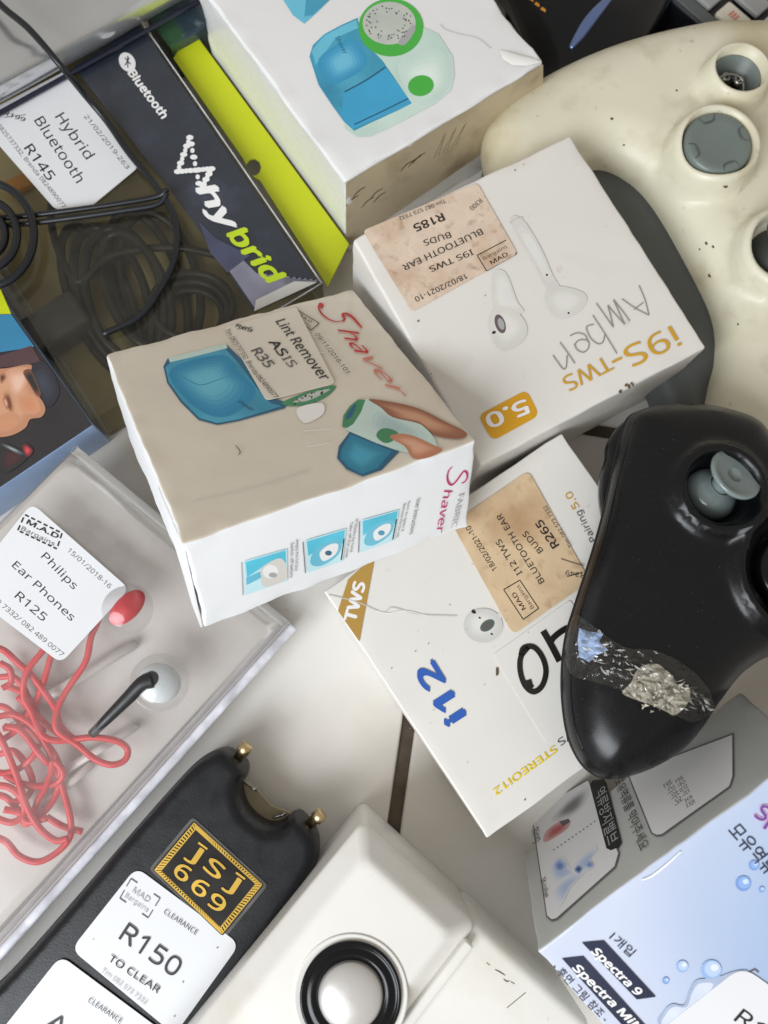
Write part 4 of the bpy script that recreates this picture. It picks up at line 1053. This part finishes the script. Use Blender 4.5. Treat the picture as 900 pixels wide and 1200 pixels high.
pl = flat(Z); c = P(411, 1166, Z)
b = MB()
b.lathe(c - zz * 0.03, zz, [(1.86, 0.0), (1.86, 0.06), (1.8, 0.075), (1.74, 0.05), (1.6, 0.045)], off_white, n=72, caps=(False, False)); b.build('trim_ring', t)
b = MB()
b.lathe(c - zz * 0.0, zz, [(1.64, 0.01), (1.64, 0.13), (1.58, 0.16), (1.52, 0.13), (1.46, 0.05), (1.36, 0.1), (1.26, 0.14), (1.16, 0.11), (1.08, 0.04), (1.02, 0.03)], black_gloss, n=72, caps=(False, False)); sur = b.build('driver_surround', t)
b = MB()
b.lathe(c, zz, [(1.06, 0.02), (1.04, 0.08)] + [(1.04 * math.cos(a * math.pi / 24), 0.08 + 0.34 * math.sin(a * math.pi / 24)) for a in range(1, 12)] + [(0.01, 0.42)], cone_silver, n=72, caps=(False, False)); b.build('driver_dome', t)

# ------------------------------------------------------------------ clear earphone pack (left)
pT, pR, pB = P(80, 515, 3.9), P(350, 738, 1.9), P(0, 1130, 1.9)
pk = Plane(pR, pB - pR, pT - pR); 
if pk.N.z < 0: pk = Plane(pR, pT - pR, pB - pR)
eU, eV, eN = pk.U, pk.V, pk.N
Wp = (pT - pR).length; Lp = 19.0; along_B = (pB - pR).normalized(); along_T = (pT - pR).normalized()
print('pack', Wp, eN)
t = thing('earphone_pack', 'clear frosted plastic earphone pack with white price sticker, left of the tilted shaver box', 'package', pR + along_T * Wp / 2 + along_B * Lp / 2 - eN * 1.7, along_B)
def pkp(a, b_, h): return pR + along_T * a + along_B * b_ + eN * h   # a across, b along, h above the lid
b = MB()                                                  # backing tray
U2, V2 = (along_T, along_B) if along_T.cross(along_B).dot(eN) > 0 else (along_B, along_T)
dim2 = lambda a, c: (a, c) if U2 is along_T else (c, a)
def pbox(mb, a0, b0, h0, da, db, dh, r, m, **k):
    x, y = dim2(da, db); mb.rbox(pkp(a0, b0, h0), U2, V2, eN, (x, y, dh), r, m, **k)
pbox(b, 0.02, 0.02, -1.55, Wp - 0.1, Lp - 0.1, 0.06, 0.02, tray_grey, nseg=8)
b.build('backing_card', t)
b = MB()                                                  # thin lid with rolled edge
def sheet(mb, a0, a1, b0, b1, edge, drop, m, na=26, nb=40, amp=0.03):
    vs = []; 
    for i in range(na + 1):
        for k in range(nb + 1):
            u, v = i / na, k / nb; a, c = a0 + (a1 - a0) * u, b0 + (b1 - b0) * v
            e = min(a - a0, a1 - a, c - b0, b1 - c); q = min(1, max(0, e / edge)); hgt = -drop * (1 - math.sqrt(max(0, 1 - (1 - q) ** 2)))
            vs.append(pkp(a, c, hgt + amp * noise.noise(Vector((a * 0.5, c * 0.5, 1.0))) * q))
    fs = [(i * (nb + 1) + k, i * (nb + 1) + k + 1, (i + 1) * (nb + 1) + k + 1, (i + 1) * (nb + 1) + k) for i in range(na) for k in range(nb)]
    mb.add(vs, fs, m, True)
sheet(b, 0.42, Wp - 0.05, 0.35, Lp, 0.55, 1.3, frosted)
lid = b.build('clear_lid', t)
b = MB()                                                  # flange along the lower right and the end
pbox(b, 0.0, 0.0, -1.45, 0.36, Lp, 0.9, 0.12, lip_film, nseg=20)
pbox(b, 0.42, 0.0, -1.42, Wp - 0.4, 0.35, 0.14, 0.05, clear, nseg=16)
b.build('flange', t)
rib_m = mat('rib_plastic', (222, 218, 214), 0.3, var=0.03)
b = MB()                                                  # moulded ribs in the tray
for (p, q, r_) in (((150, 760), (0, 850), 0.12), ((152, 860), (62, 915), 0.1), ((222, 594), (205, 626), 0.05), ((222, 594), (262, 640), 0.03), ((100, 905), (35, 960), 0.1)):
    A_, B_ = pk.px(*p, -1.1), pk.px(*q, -1.1); b = MB(); b.tube([A_ - eN * 0.4, A_, A_.lerp(B_, 0.5), B_, B_ - eN * 0.4], r_ * 1.6, rib_m, n=12, curve=False); b.build('moulded_rib', t)
bc_ = pk.px(187, 800, 0)
b = MB(); b.lathe(bc_ - eN * 0.02, eN, [(1.1, 0), (1.08, 0.1)] + [(1.05 * math.cos(a * math.pi / 20), 0.1 + 0.5 * math.sin(a * math.pi / 20)) for a in range(1, 10)] + [(0.01, 0.6)], clear, n=40, caps=(False, False))
b.build('bud_blister', t)
bc2 = pk.px(148, 714, -0.05)
b = MB(); b.lathe(bc2 - eN * 0.02, eN, [(1.0, 0), (0.95, 0.12), (0.6, 0.35), (0.01, 0.42)], clear, n=40, caps=(False, False)); b.build('bud_blister', t)
s = MB(); s.sticker(pk, [(38, 590), (152, 690), (72, 777), (-42, 690)], label_white, 0.35, 0.06, 0.09)
h = 0.095; g6 = zc(0, 450, 3); g7 = zc(0, 700, 3)
s.text(pk, 'Philips', g6((158, 597))[0], g6((272, 712))[0], ink, cap=11, h=h)
s.text(pk, 'Ear Phones', g6((55, 628))[0], g6((263, 822))[0], ink, cap=11, h=h)
s.text(pk, 'R125', g6((65, 735))[0], g6((165, 822))[0], ink, cap=12, h=h)
s.text(pk, '082 573 7332/ 082 489 0077', (-26, 683), (75, 767), soft_ink, cap=7, h=h)
s.text(pk, '15/01/2018-16', g6((245, 580))[0], g6((392, 712))[0], soft_ink, cap=7, h=h)
for A_, B_ in (((90, 460), (220, 525)), ((220, 525), (202, 580)), ((202, 580), (65, 515)), ((65, 515), (90, 460))):
    A_, B_ = Vector(g6(A_)[0]), Vector(g6(B_)[0]); n_ = max(2, int((A_ - B_).length / 7))
    for k in range(n_): s.stroke(pk, [tuple(A_.lerp(B_, k / n_)), tuple(A_.lerp(B_, (k + 0.65) / n_))], 0.06, ink, h=h, curve=False)
s.text(pk, 'M.A.D', g6((100, 482))[0], g6((208, 535))[0], ink, cap=7, h=h, bold=0.02); s.text(pk, 'Bargains', g6((80, 505))[0], g6((195, 562))[0], soft_ink, cap=6, h=h)
s.build('price_sticker', t)

# the earphones inside the pack
t = thing('earphones', 'red corded earphones with tangled cable inside the clear plastic pack', 'earphones', pk.px(60, 900, -1.5), along_B)
gz8 = zc(0, 720, 3.87)
cab = [((440, 20), (425, 60), (405, 110), (380, 220), (300, 340), (250, 440), (250, 530), (340, 600), (420, 665), (500, 690), (560, 670), (570, 620), (520, 580), (420, 565), (330, 575), (240, 580), (180, 550), (130, 450), (95, 380), (110, 270), (190, 160), (220, 110), (230, 60)),
       ((-60, 150), (0, 170), (60, 220), (130, 290), (190, 370), (240, 440), (262, 520), (340, 600)),
       ((235, 110), (215, 190), (180, 310), (130, 430), (60, 530), (-20, 590), (-80, 620)),
       ((-60, 430), (0, 440), (60, 500), (150, 580), (220, 650), (250, 740), (230, 840), (180, 920), (90, 980), (60, 930), (0, 860), (-60, 840)),
       ((-40, 520), (5, 600), (60, 740), (110, 880), (170, 980), (240, 1040), (300, 1030)),
       ((-60, 730), (0, 740), (70, 715), (130, 660), (155, 605)),
       ((-50, 1040), (0, 1070), (60, 1130), (150, 1155), (240, 1110), (295, 1040), (300, 960), (270, 850), (240, 760), (200, 700)),
       ((180, 955), (260, 1000), (350, 1020)),
       ((0, 520), (80, 540), (160, 640), (200, 690)), ((0, 750), (60, 780), (140, 800), (230, 790), (270, 740), (230, 680)),
       ((-30, 230), (15, 260), (20, 320), (-20, 350)), ((0, 340), (60, 370), (110, 420), (170, 560)), ((0, 900), (70, 920), (110, 960), (200, 940)),
       ((-40, 480), (40, 470), (130, 520), (190, 610), (215, 700), (190, 800), (150, 870), (120, 960)), ((-40, 660), (30, 640), (90, 700), (120, 790), (90, 860), (20, 880)),
       ((-40, 300), (30, 300), (80, 360), (90, 440), (60, 520), (-20, 540)), ((-40, 940), (40, 960), (90, 920), (80, 850), (30, 800), (-30, 790)), ((60, 380), (140, 470), (250, 560), (330, 580))]
b = MB()
for i, c_ in enumerate(cab):
    pts = []
    for k, q in enumerate(gz8(*c_)):
        hh_ = -0.28 - 0.16 * (i % 4) - 0.12 * (0.5 + 0.5 * math.sin(k * 1.9 + i)); hh_ = hh_ if i < 5 else hh_ - 0.15
        pts.append(pk.px(q[0], q[1], 0) + eN * hh_ )
    b.tube(pts, 0.125, red_cable, n=10, per=7)
b.build('cable', t)
b = MB(); c0 = bc_ + eN * 0.08
b.ball(c0, 0.75, 0.8, 0.42, bud_white, (along_B, along_T, eN)); b.build('earbud', t)
b = MB(); p = [pk.px(180, 795, 0.34), pk.px(168, 800, 0.34), pk.px(150, 818, 0.2), pk.px(128, 840, 0.0), pk.px(106, 862, -0.25)]
b.ball(p[0], 0.34, 0.34, 0.2, mat('stem_black', (34, 34, 36), 0.45), (along_B, along_T, eN)); b.tube(p, lambda q: 0.33 - 0.16 * q, mat('stem_black', (34, 34, 36), 0.45), n=14)
stem = b.build('cable_stem', t)
b = MB(); c1 = pk.px(149, 712, 0.0); ea = (pk.px(170, 690, 0) - pk.px(125, 735, 0)).normalized()
b.ball(c1, 0.82, 0.46, 0.3, mat('red_bud', (214, 58, 66), 0.4), (ea, eN.cross(ea), eN)); b.build('earbud', t)

# ------------------------------------------------------------------ portrait box under the pack's corner
Z = 2.4
K, U, V, w, _ = frame((109, 498), (0, 346), (0, 562), Z)
t = thing('photo_print_box', 'flat box printed with a photo of a dark haired man wearing an earphone', 'box', K + U * 6 + V * 4 - zz * Z, U)
pl = flat(Z)
b = MB(); Vp = V; 
lft = mat('print_navy_edge', (60, 72, 92), 0.3); sky = mat('print_sky', (52, 128, 168), 0.3, var=0.1, vs=0.4, coat=0.3)
cr = U.cross(V).z
dark_side = mat('print_blue_side', (150, 176, 214), 0.3, var=0.15, vs=0.5, coat=0.3)
if cr > 0: b.rbox(K - zz * (Z - 0.02), U, V, zz, (11, 9, Z - 0.02), 0.06, dark_side, top=mat('print_charcoal', (46, 44, 46), 0.3, var=0.2, vs=0.6, coat=0.35), nseg=10)
else: b.rbox(K - zz * (Z - 0.02), V, U, zz, (9, 11, Z - 0.02), 0.06, dark_side, top=mat('print_charcoal', (46, 44, 46), 0.3, var=0.2, vs=0.6, coat=0.35), nseg=10)
f_ = zc(0, 330, 4.447)
b.pp(pl, f_((-200, -60), (-40, -60), (60, 170), (-200, 175)), lime)
b.pp(pl, f_((-200, 180), (60, 172), (180, 340), (165, 345), (-200, 400)), sky)
b.pp(pl, f_((-200, 400), (0, 388), (165, 335), (215, 420), (100, 440), (-200, 470)), mat('print_maroon', (84, 62, 66), 0.35, var=0.1))
fz = zc(0, 360, 6)
b.soft(pl, fz((215, 420), (300, 380), (380, 470), (420, 600), (360, 700), (300, 660), (240, 560), (200, 480)), (48, 50, 54), (62, 68, 80), n=5)
b.pp(pl, fz((-260, 470), (-100, 440), (40, 432), (215, 405), (215, 470), (235, 540), (270, 620), (310, 680), (320, 730), (290, 775), (215, 790), (180, 850), (90, 900), (-20, 915), (-260, 900)), tone((186, 132, 102)), curve=True)
b.soft(pl, fz((-260, 480), (-80, 450), (40, 442), (200, 415), (205, 480), (220, 550), (255, 630), (295, 690), (300, 730), (270, 760), (200, 775), (150, 840), (70, 880), (-40, 890), (-260, 880)), (188, 132, 102), (204, 152, 122), n=6, keep=0.7, at=(10, 470))
b.soft(pl, fz((45, 455), (195, 425), (205, 480), (185, 560), (130, 640), (70, 620)), (204, 152, 122), (224, 186, 164), n=8)
b.soft(pl, fz((140, 640), (230, 610), (285, 690), (270, 745), (210, 755), (150, 720)), (198, 144, 112), (202, 136, 100), n=6)
b.soft(pl, fz((-20, 790), (70, 740), (140, 780), (110, 850), (20, 875)), (194, 140, 110), (198, 140, 106), n=6)
b.soft(pl, fz((165, 460), (215, 440), (255, 520), (290, 610), (262, 625), (210, 545)), (120, 78, 62), (50, 46, 48), n=5, keep=0.5)
b.soft(pl, fz((20, 610), (60, 590), (90, 660), (100, 740), (75, 750), (45, 700)), (196, 144, 114), (120, 74, 56), n=6, keep=0.4)
b.soft(pl, fz((22, 650), (45, 640), (62, 690), (50, 720)), (170, 112, 88), (214, 170, 150), n=5)
b.soft(pl, fz((0, 480), (30, 470), (45, 500), (10, 540)), (170, 120, 96), (90, 56, 46), n=5)
b.soft(pl, fz((20, 1000), (90, 990), (190, 1030), (180, 1080), (60, 1160), (0, 1120)), (48, 46, 48), (76, 44, 46), n=5)
b.soft(pl, fz((22, 978), (40, 962), (158, 1018), (145, 1040)), (70, 76, 78), (150, 160, 158), n=4)
b.soft(pl, fz((158, 985), (180, 960), (225, 990), (235, 1020), (205, 1055), (175, 1040)), (90, 50, 54), (206, 70, 76), n=6)
ps = Plane(K, V, zz) if V.cross(zz).dot(P(60, 560, 2) - K) > -99 else None
b.build('carton', t)
b = MB(); fs_ = Plane(K, (-V if (-V).cross(zz).dot(-U) > 0 else V), zz)
for i in range(9):
    x = 20 + i * 9; y = 566 - i * 5.4
    b.pp(fs_, [(x - 7, y + 8), (x - 2, y), (x + 6, y + 1), (x + 3, y + 8)], mat('print_leaf', (120, 170, 50), 0.4) if i % 2 else green, curve=True)
b.build('leaf_print', t) if False else None

# ------------------------------------------------------------------ clear pack holding a charger cable (upper left)
Z = 2.4
K, U, V, w, _ = frame((378, 332), (165, 24), (108, 492), Z)   # U up the right side, V to the left
w += 3.0; Lh = 11.0
t = thing('charger_pack', 'clear plastic pack with navy printed strip, lime green card and white price sticker', 'package', K + U * w / 2 + V * Lh / 2 - zz * Z, U)
pl = Plane(K, U, V)
def hp(a, c_, z): return K + U * a + V * c_ + zz * (z - Z)
b = MB(); b.rbox(hp(0.08, 0.1, 0.03), U, V, zz, (w - 0.2, Lh - 0.2, 0.1), 0.02, olive_card, nseg=6); b.build('backing_card', t)
b = MB()
vs = [hp(a, c_, z) for z in (0.02, Z) for a, c_ in ((0, 0), (w, 0), (w, Lh), (0, Lh))]
n_ = 24; grid = []
for i in range(n_ + 1):
    for k in range(n_ + 1):
        a, c_ = w * i / n_, Lh * k / n_; e = min(i, n_ - i, k, n_ - k) / n_
        grid.append(hp(a, c_, Z - 0.01) + zz * 0.05 * noise.noise(Vector((a * 0.45, c_ * 0.45, 3))) * min(1, e * 8))
b.add(grid, [(i * (n_ + 1) + k, (i + 1) * (n_ + 1) + k, (i + 1) * (n_ + 1) + k + 1, i * (n_ + 1) + k + 1) for i in range(n_) for k in range(n_)], clear_dark, True)
b.add(vs, [(0, 1, 5, 4), (1, 2, 6, 5), (2, 3, 7, 6), (3, 0, 4, 7)], clear_dark)
b.build('clear_box', t)
b = MB()                                                  # rolled edge of the clear box
b.tube([hp(0.02, 0.02, Z - 0.02), hp(w * 0.5, 0.0, Z), hp(w, 0.02, Z - 0.02)], 0.035, lip_film, n=8); b.tube([hp(0.02, 0.02, Z), hp(0.0, 3, Z), hp(0, 6, Z)], 0.03, lip_film, n=8)
b.build('box_edge', t)
b = MB(); strip = Plane(hp(0, 0, Z + 0.06), U, V)
g1 = zc(0, 0, 3)
sq = [(372, 332), (163, 28), (86, 78), (150, 160), (205, 230), (255, 300), (297, 366)]
b.pp(strip, sq, navy_card, h=0.0)
b.pp(strip, g1((770, 900), (820, 880), (900, 960), (1050, 1020), (1120, 985), (900, 1090)), mat('print_lilac_grey', (132, 132, 148), 0.35, var=0.2, vs=0.8))
b.pp(strip, g1((700, 780), (760, 840), (880, 900), (800, 960), (740, 890)), mat('print_slate_blue', (70, 74, 96), 0.35, var=0.2, vs=0.8))
b.pp(strip, [(300, 352), (345, 330), (372, 331), (298, 365)], grey_shape2)
b.text(strip, 'Bluetooth', g1((465, 250))[0], g1((585, 410))[0], white_ink, cap=11, bold=0.03)
b.ell(strip, g1((448, 220))[0], 9, 12, white_ink, -30)
for k in (((440, 205), (460, 228)), ((440, 232), (455, 205)), ((450, 198), (450, 240))): b.stroke(strip, g1(*k), 0.05, navy_ink, curve=False)
tri = g1((668, 485), (625, 605), (745, 595), (705, 670))
for i, (p, q) in enumerate(((tri[0], tri[1]), (tri[1], tri[2]), (tri[2], tri[3]), (tri[3], tri[0]))):
    for k in range(9):
        f = k / 8; b.ell(strip, (p[0] + (q[0] - p[0]) * f, p[1] + (q[1] - p[1]) * f), 3.6 * (1.2 - 0.5 * ((k + i) % 2)), 3.0, white_ink, n=12)
b.text(strip, 'hy', g1((725, 650))[0], g1((825, 800))[0], white_ink, cap=25, bold=0.03, shear=0.2)
b.text(strip, 'brid', g1((830, 805))[0], g1((985, 985))[0], lime_ink, cap=25, bold=0.03, shear=0.2)
b.build('printed_strip', t)
b = MB(); Zl = 1.6
notch = [(297 + 9 * math.cos(a), 196 + 10 * math.sin(a)) for a in [math.radians(x) for x in (200, 240, 280, 320, 360, 40, 70, 100)]]
lp = [(226, 36), (203, 68), (285, 186)] + notch + [(305, 212), (384, 336), (409, 286)]
lw = [P(x, y, Zl) for x, y in lp]
b.slab(lw, Zl - 0.06, Zl, lime); b.build('lime_card', t)
s = MB(); s.sticker(pl, [(79, 84), (163, 197), (104, 246), (66, 247), (-28, 140)], label_white, 0.25, 0.06, 0.09)
h = 0.095
s.text(pl, 'Hybrid', g1((215, 405))[0], g1((325, 555))[0], ink, cap=14, h=h)
s.text(pl, 'Bluetooth', g1((142, 418))[0], g1((292, 638))[0], ink, cap=14, h=h)
s.text(pl, 'R145', g1((105, 515))[0], g1((190, 630))[0], ink, cap=13, h=h, bold=0.004)
s.text(pl, 'R199', g1((20, 400))[0], g1((92, 425))[0], ink, cap=6.5, h=h, bold=0.01); s.stroke(pl, g1((18, 418), (94, 408)), 0.03, ink, h=h)
s.text(pl, 'Tim 0825737332, Brenda 0824890077', (-10, 135), g1((232, 732))[0], soft_ink, cap=5.5, h=h)
s.text(pl, '21/02/2019-263', g1((305, 410))[0], g1((455, 595))[0], soft_ink, cap=6, h=h)
mad(s, pl, [g1((205, 290))[0], g1((302, 350))[0], g1((272, 385))[0], g1((178, 325))[0]], top='M.A.D')
s.build('price_sticker', t)
# coiled cable inside the pack
t = thing('coiled_charger_cable', 'dark coiled charger cable and plug seen through the clear pack', 'cable', P(150, 360, 0.2))
b = MB(); inner_dark = mat('cable_charcoal', (44, 44, 42), 0.4, var=0.1)
for k in range(6):
    cx, cy = 118 + k * 14, 352 - k * 4; rx, ry = 34 + (k % 3) * 5, 92 - (k % 4) * 7
    ro = math.radians(-22 + (k % 3) * 4); zq = 0.5 + 0.2 * (k % 4)
    pts = [P(cx + rx * math.cos(a) * math.cos(ro) - ry * math.sin(a) * math.sin(ro), cy + rx * math.cos(a) * math.sin(ro) + ry * math.sin(a) * math.cos(ro), zq + 0.25 * math.sin(a * 2 + k)) for a in [i / 14 * 6.283 for i in range(14)]]
    b.tube(pts, 0.2, inner_dark, n=8, per=4, closed=True)
for k in range(3):
    pts = [P(225 + (36 + 6 * k) * math.cos(a), 370 + (30 + 4 * k) * math.sin(a) - 6 * k, 0.6 + 0.2 * k) for a in [i / 12 * 6.283 for i in range(12)]]
    b.tube(pts, 0.17, inner_dark, n=8, per=4, closed=True)
b.tube([P(70, 180, 0.8), P(60, 260, 0.9), P(90, 330, 1.0), P(130, 300, 1.2), P(200, 290, 1.1), P(260, 300, 1)], 0.17, inner_dark, n=8)
b.build('coil', t)
b = MB(); pc = P(45, 408, 0.3)
pu = (P(75, 375, 0.3) - P(20, 410, 0.3)).normalized(); pv = zz.cross(pu)
b.rbox(pc - pu * 2.0 - pv * 0.9, pu, pv, zz, (4.6, 1.7, 1.4), 0.25, mat('plug_grey', (66, 68, 66), 0.4), nseg=8)
b.build('plug', t)
b = MB(); o1 = P(33, 222, 0.4); b.rbox(o1 - Vector((0.6, 0.5, 0)), (0.8, 0.5, 0), (-0.5, 0.8, 0), zz, (1.5, 0.7, 0.4), 0.1, mat('orange_tab', (206, 140, 40), 0.4), nseg=5); b.build('orange_tab', t)

# black cable lying over the packs
t = thing('black_cable', 'thin black cable looping over the clear charger pack in the upper left', 'cable', P(100, 230, 2.5))
b = MB()
path = [(-40, -40, 5.6), (0, 5, 5.6), (34, 34, 5.6), (72, 78, 5.2), (100, 112, 3.6), (125, 142, 2.9), (150, 178, 2.75), (178, 212, 2.75), (198, 240, 2.75), (207, 270, 2.72), (204, 305, 2.7), (186, 342, 2.68), (162, 372, 2.66), (120, 392, 2.64)]
b.tube([P(x, y, z) for x, y, z in path], 0.135, cable_black, n=12, per=8)
b.build('cable', t)
b = MB()
for off in (0, 9):
    b.tube([P(196, 222 + off * 0.4, 2.95), P(186, 230 + off, 2.75), P(150, 237 + off, 2.72), P(80, 247 + off, 2.72), P(10, 255 + off, 2.72), P(-60, 258 + off, 2.72)], 0.115, cable_black, n=12)
b.build('doubled_cable', t)
b = MB()
for r_, dz in ((1.0, 0), (0.66, 0.12), (0.42, 0.0)):
    pts = [P(-18 + 58 * r_ * math.cos(a), 275 + 62 * r_ * math.sin(a), 3.0 + dz + 0.15 * math.sin(a)) for a in [i / 14 * 6.283 for i in range(14)]]
    b.tube(pts, 0.16, cable_black, n=12, per=5, closed=True)
b.build('cable_coil', t)

# ------------------------------------------------------------------ silver pouch, small packet (top left)
Z = 4.4
a0, a1 = P(-60, 118, Z), P(240, -48, Z); U = (a1 - a0).normalized(); V = zz.cross(U); Lr = (a1 - a0).length
t = thing('silver_pouch', 'shiny silver plastic wrapped pack with rounded edge in the top left corner', 'package', a0 + U * Lr / 2 + V * 5 - zz * Z, U)
b = MB(); b.rbox(a0 - zz * (Z - 2.45), U, V, zz, (Lr, 11, Z - 2.45), 1.1, silver_wrap, amp=0.1, freq=0.25, nseg=26, seed=4); b.build('pouch', t)
b = MB(); b.tube([a0 + U * 0.2 - zz * 1.75 - V * 0.05, a0 + U * Lr * 0.5 - zz * 1.75 - V * 0.08, a1 - zz * 1.75 - V * 0.05], 0.11, mat('navy_edge', (16, 22, 44), 0.25, coat=0.4), n=12)
b.build('sealed_edge', t)
t = thing('small_packet', 'small dark blue and green foil packet between silver pouch and shaver box', 'packet', P(208, 30, 0))
b = MB(); q = [P(x, y, 2.0) for x, y in ((172, 22), (228, -25), (252, 20), (232, 38), (200, 56))]
b.slab(q, 0.05, 2.0, mat('packet_navy', (58, 74, 84), 0.25, var=0.4, vs=0.9, coat=0.5, dirt=[((56, 92, 52), 0.8, 0.45, 0.6, 0.8), ((150, 160, 168), 1.1, 0.62, 0.75, 0.6)]))
b.build('packet', t)

# ------------------------------------------------------------------ black device and keypad (top)
dv = Pillow([(560, -60), (592, -5), (612, 40), (634, 90), (640, 130), (690, 120), (745, 75), (768, 45), (785, 5), (800, -60), (690, -110)], 1.7, 1.6, 2.2, 1.65, 1.2, [hump((690, 10), 3, 1.6, 0.5)], sp=0.35)
t = thing('black_device', 'glossy black plastic device behind the cream controller and white shaver box', 'device', P(690, 30, 0))
b = MB(); dv.mesh(b, black_gloss); b.build('shell', t)
b = MB()
for x, y in ((622, -2), (629, 4), (636, 10)):
    p = dv.drape(x, y, 0.03); b.rbox(p - Vector((0.12, 0.06, 0.02)), (0.8, -0.6, 0), (0.6, 0.8, 0), zz, (0.26, 0.14, 0.04), 0.015, mat('orange_print', (222, 150, 40), 0.4), nseg=3)
b.build('orange_mark', t)
b = MB(); pts = [dv.drape(x, y, 0.01) for x, y in ((722, -10), (705, 8), (690, 26), (678, 44), (668, 58))]
b.tube(pts, lambda q: 0.06 + 0.22 * math.sin(math.pi * (0.06 + 0.9 * (1 - q))), mat('blue_highlight', (120, 140, 190), 0.12, metal=0.9), n=14); b.build('highlight_streak', t)  # bluish highlight on the shell, modelled as an added streak
Z = 2.2
a0, a1 = P(776, -12, Z), P(842, 46, Z); U = (a1 - a0).normalized(); V = zz.cross(U)
t = thing('keypad', 'black keypad with off white square keys in the top right corner', 'keypad', P(850, 10, 0), U)
b = MB(); b.rbox(a0 - U * 3 - zz * (Z - 0.02), U, V, zz, (12, 9, Z - 0.02), 0.3, black_satin, nseg=12); b.build('case', t)
b = MB(); b.rbox(a0 - U * 3 + V * 0.0 + zz * 0.0, U, V, zz, (12, 0.6, 0.15), 0.06, slate_plastic, nseg=8); b.build('case_rim', t)
kp = flat(Z + 0.3); key_m = mat('key_ivory', (206, 200, 186), 0.45, var=0.06); key_g = mat('key_grey', (150, 150, 150), 0.4)
c0 = P(857, 25, Z)
for i in range(-2, 3):
    for k in range(0, 3):
        cc = c0 + U * (i * 1.75) + V * (k * 1.35 - 0.0)
        b = MB(); b.rbox(cc - U * 0.72 - V * 0.5 + zz * 0.005, U, V, zz, (1.44, 1.0, 0.3), 0.12, key_m if (i + k) % 2 == 0 else key_g, nseg=5)
        if (i + k) % 2 == 0:
            kt = Plane(cc + zz * 0.305, U, V)
            for m_ in range(3): b.add([kt.at(-0.25 + m_ * 0.16, -0.18, 0.02), kt.at(-0.15 + m_ * 0.16, -0.18, 0.02), kt.at(-0.13 + m_ * 0.16, 0.16, 0.02), kt.at(-0.22 + m_ * 0.16, 0.18, 0.02)], [(0, 1, 2, 3)], red_faded)
        b.build('key', t)
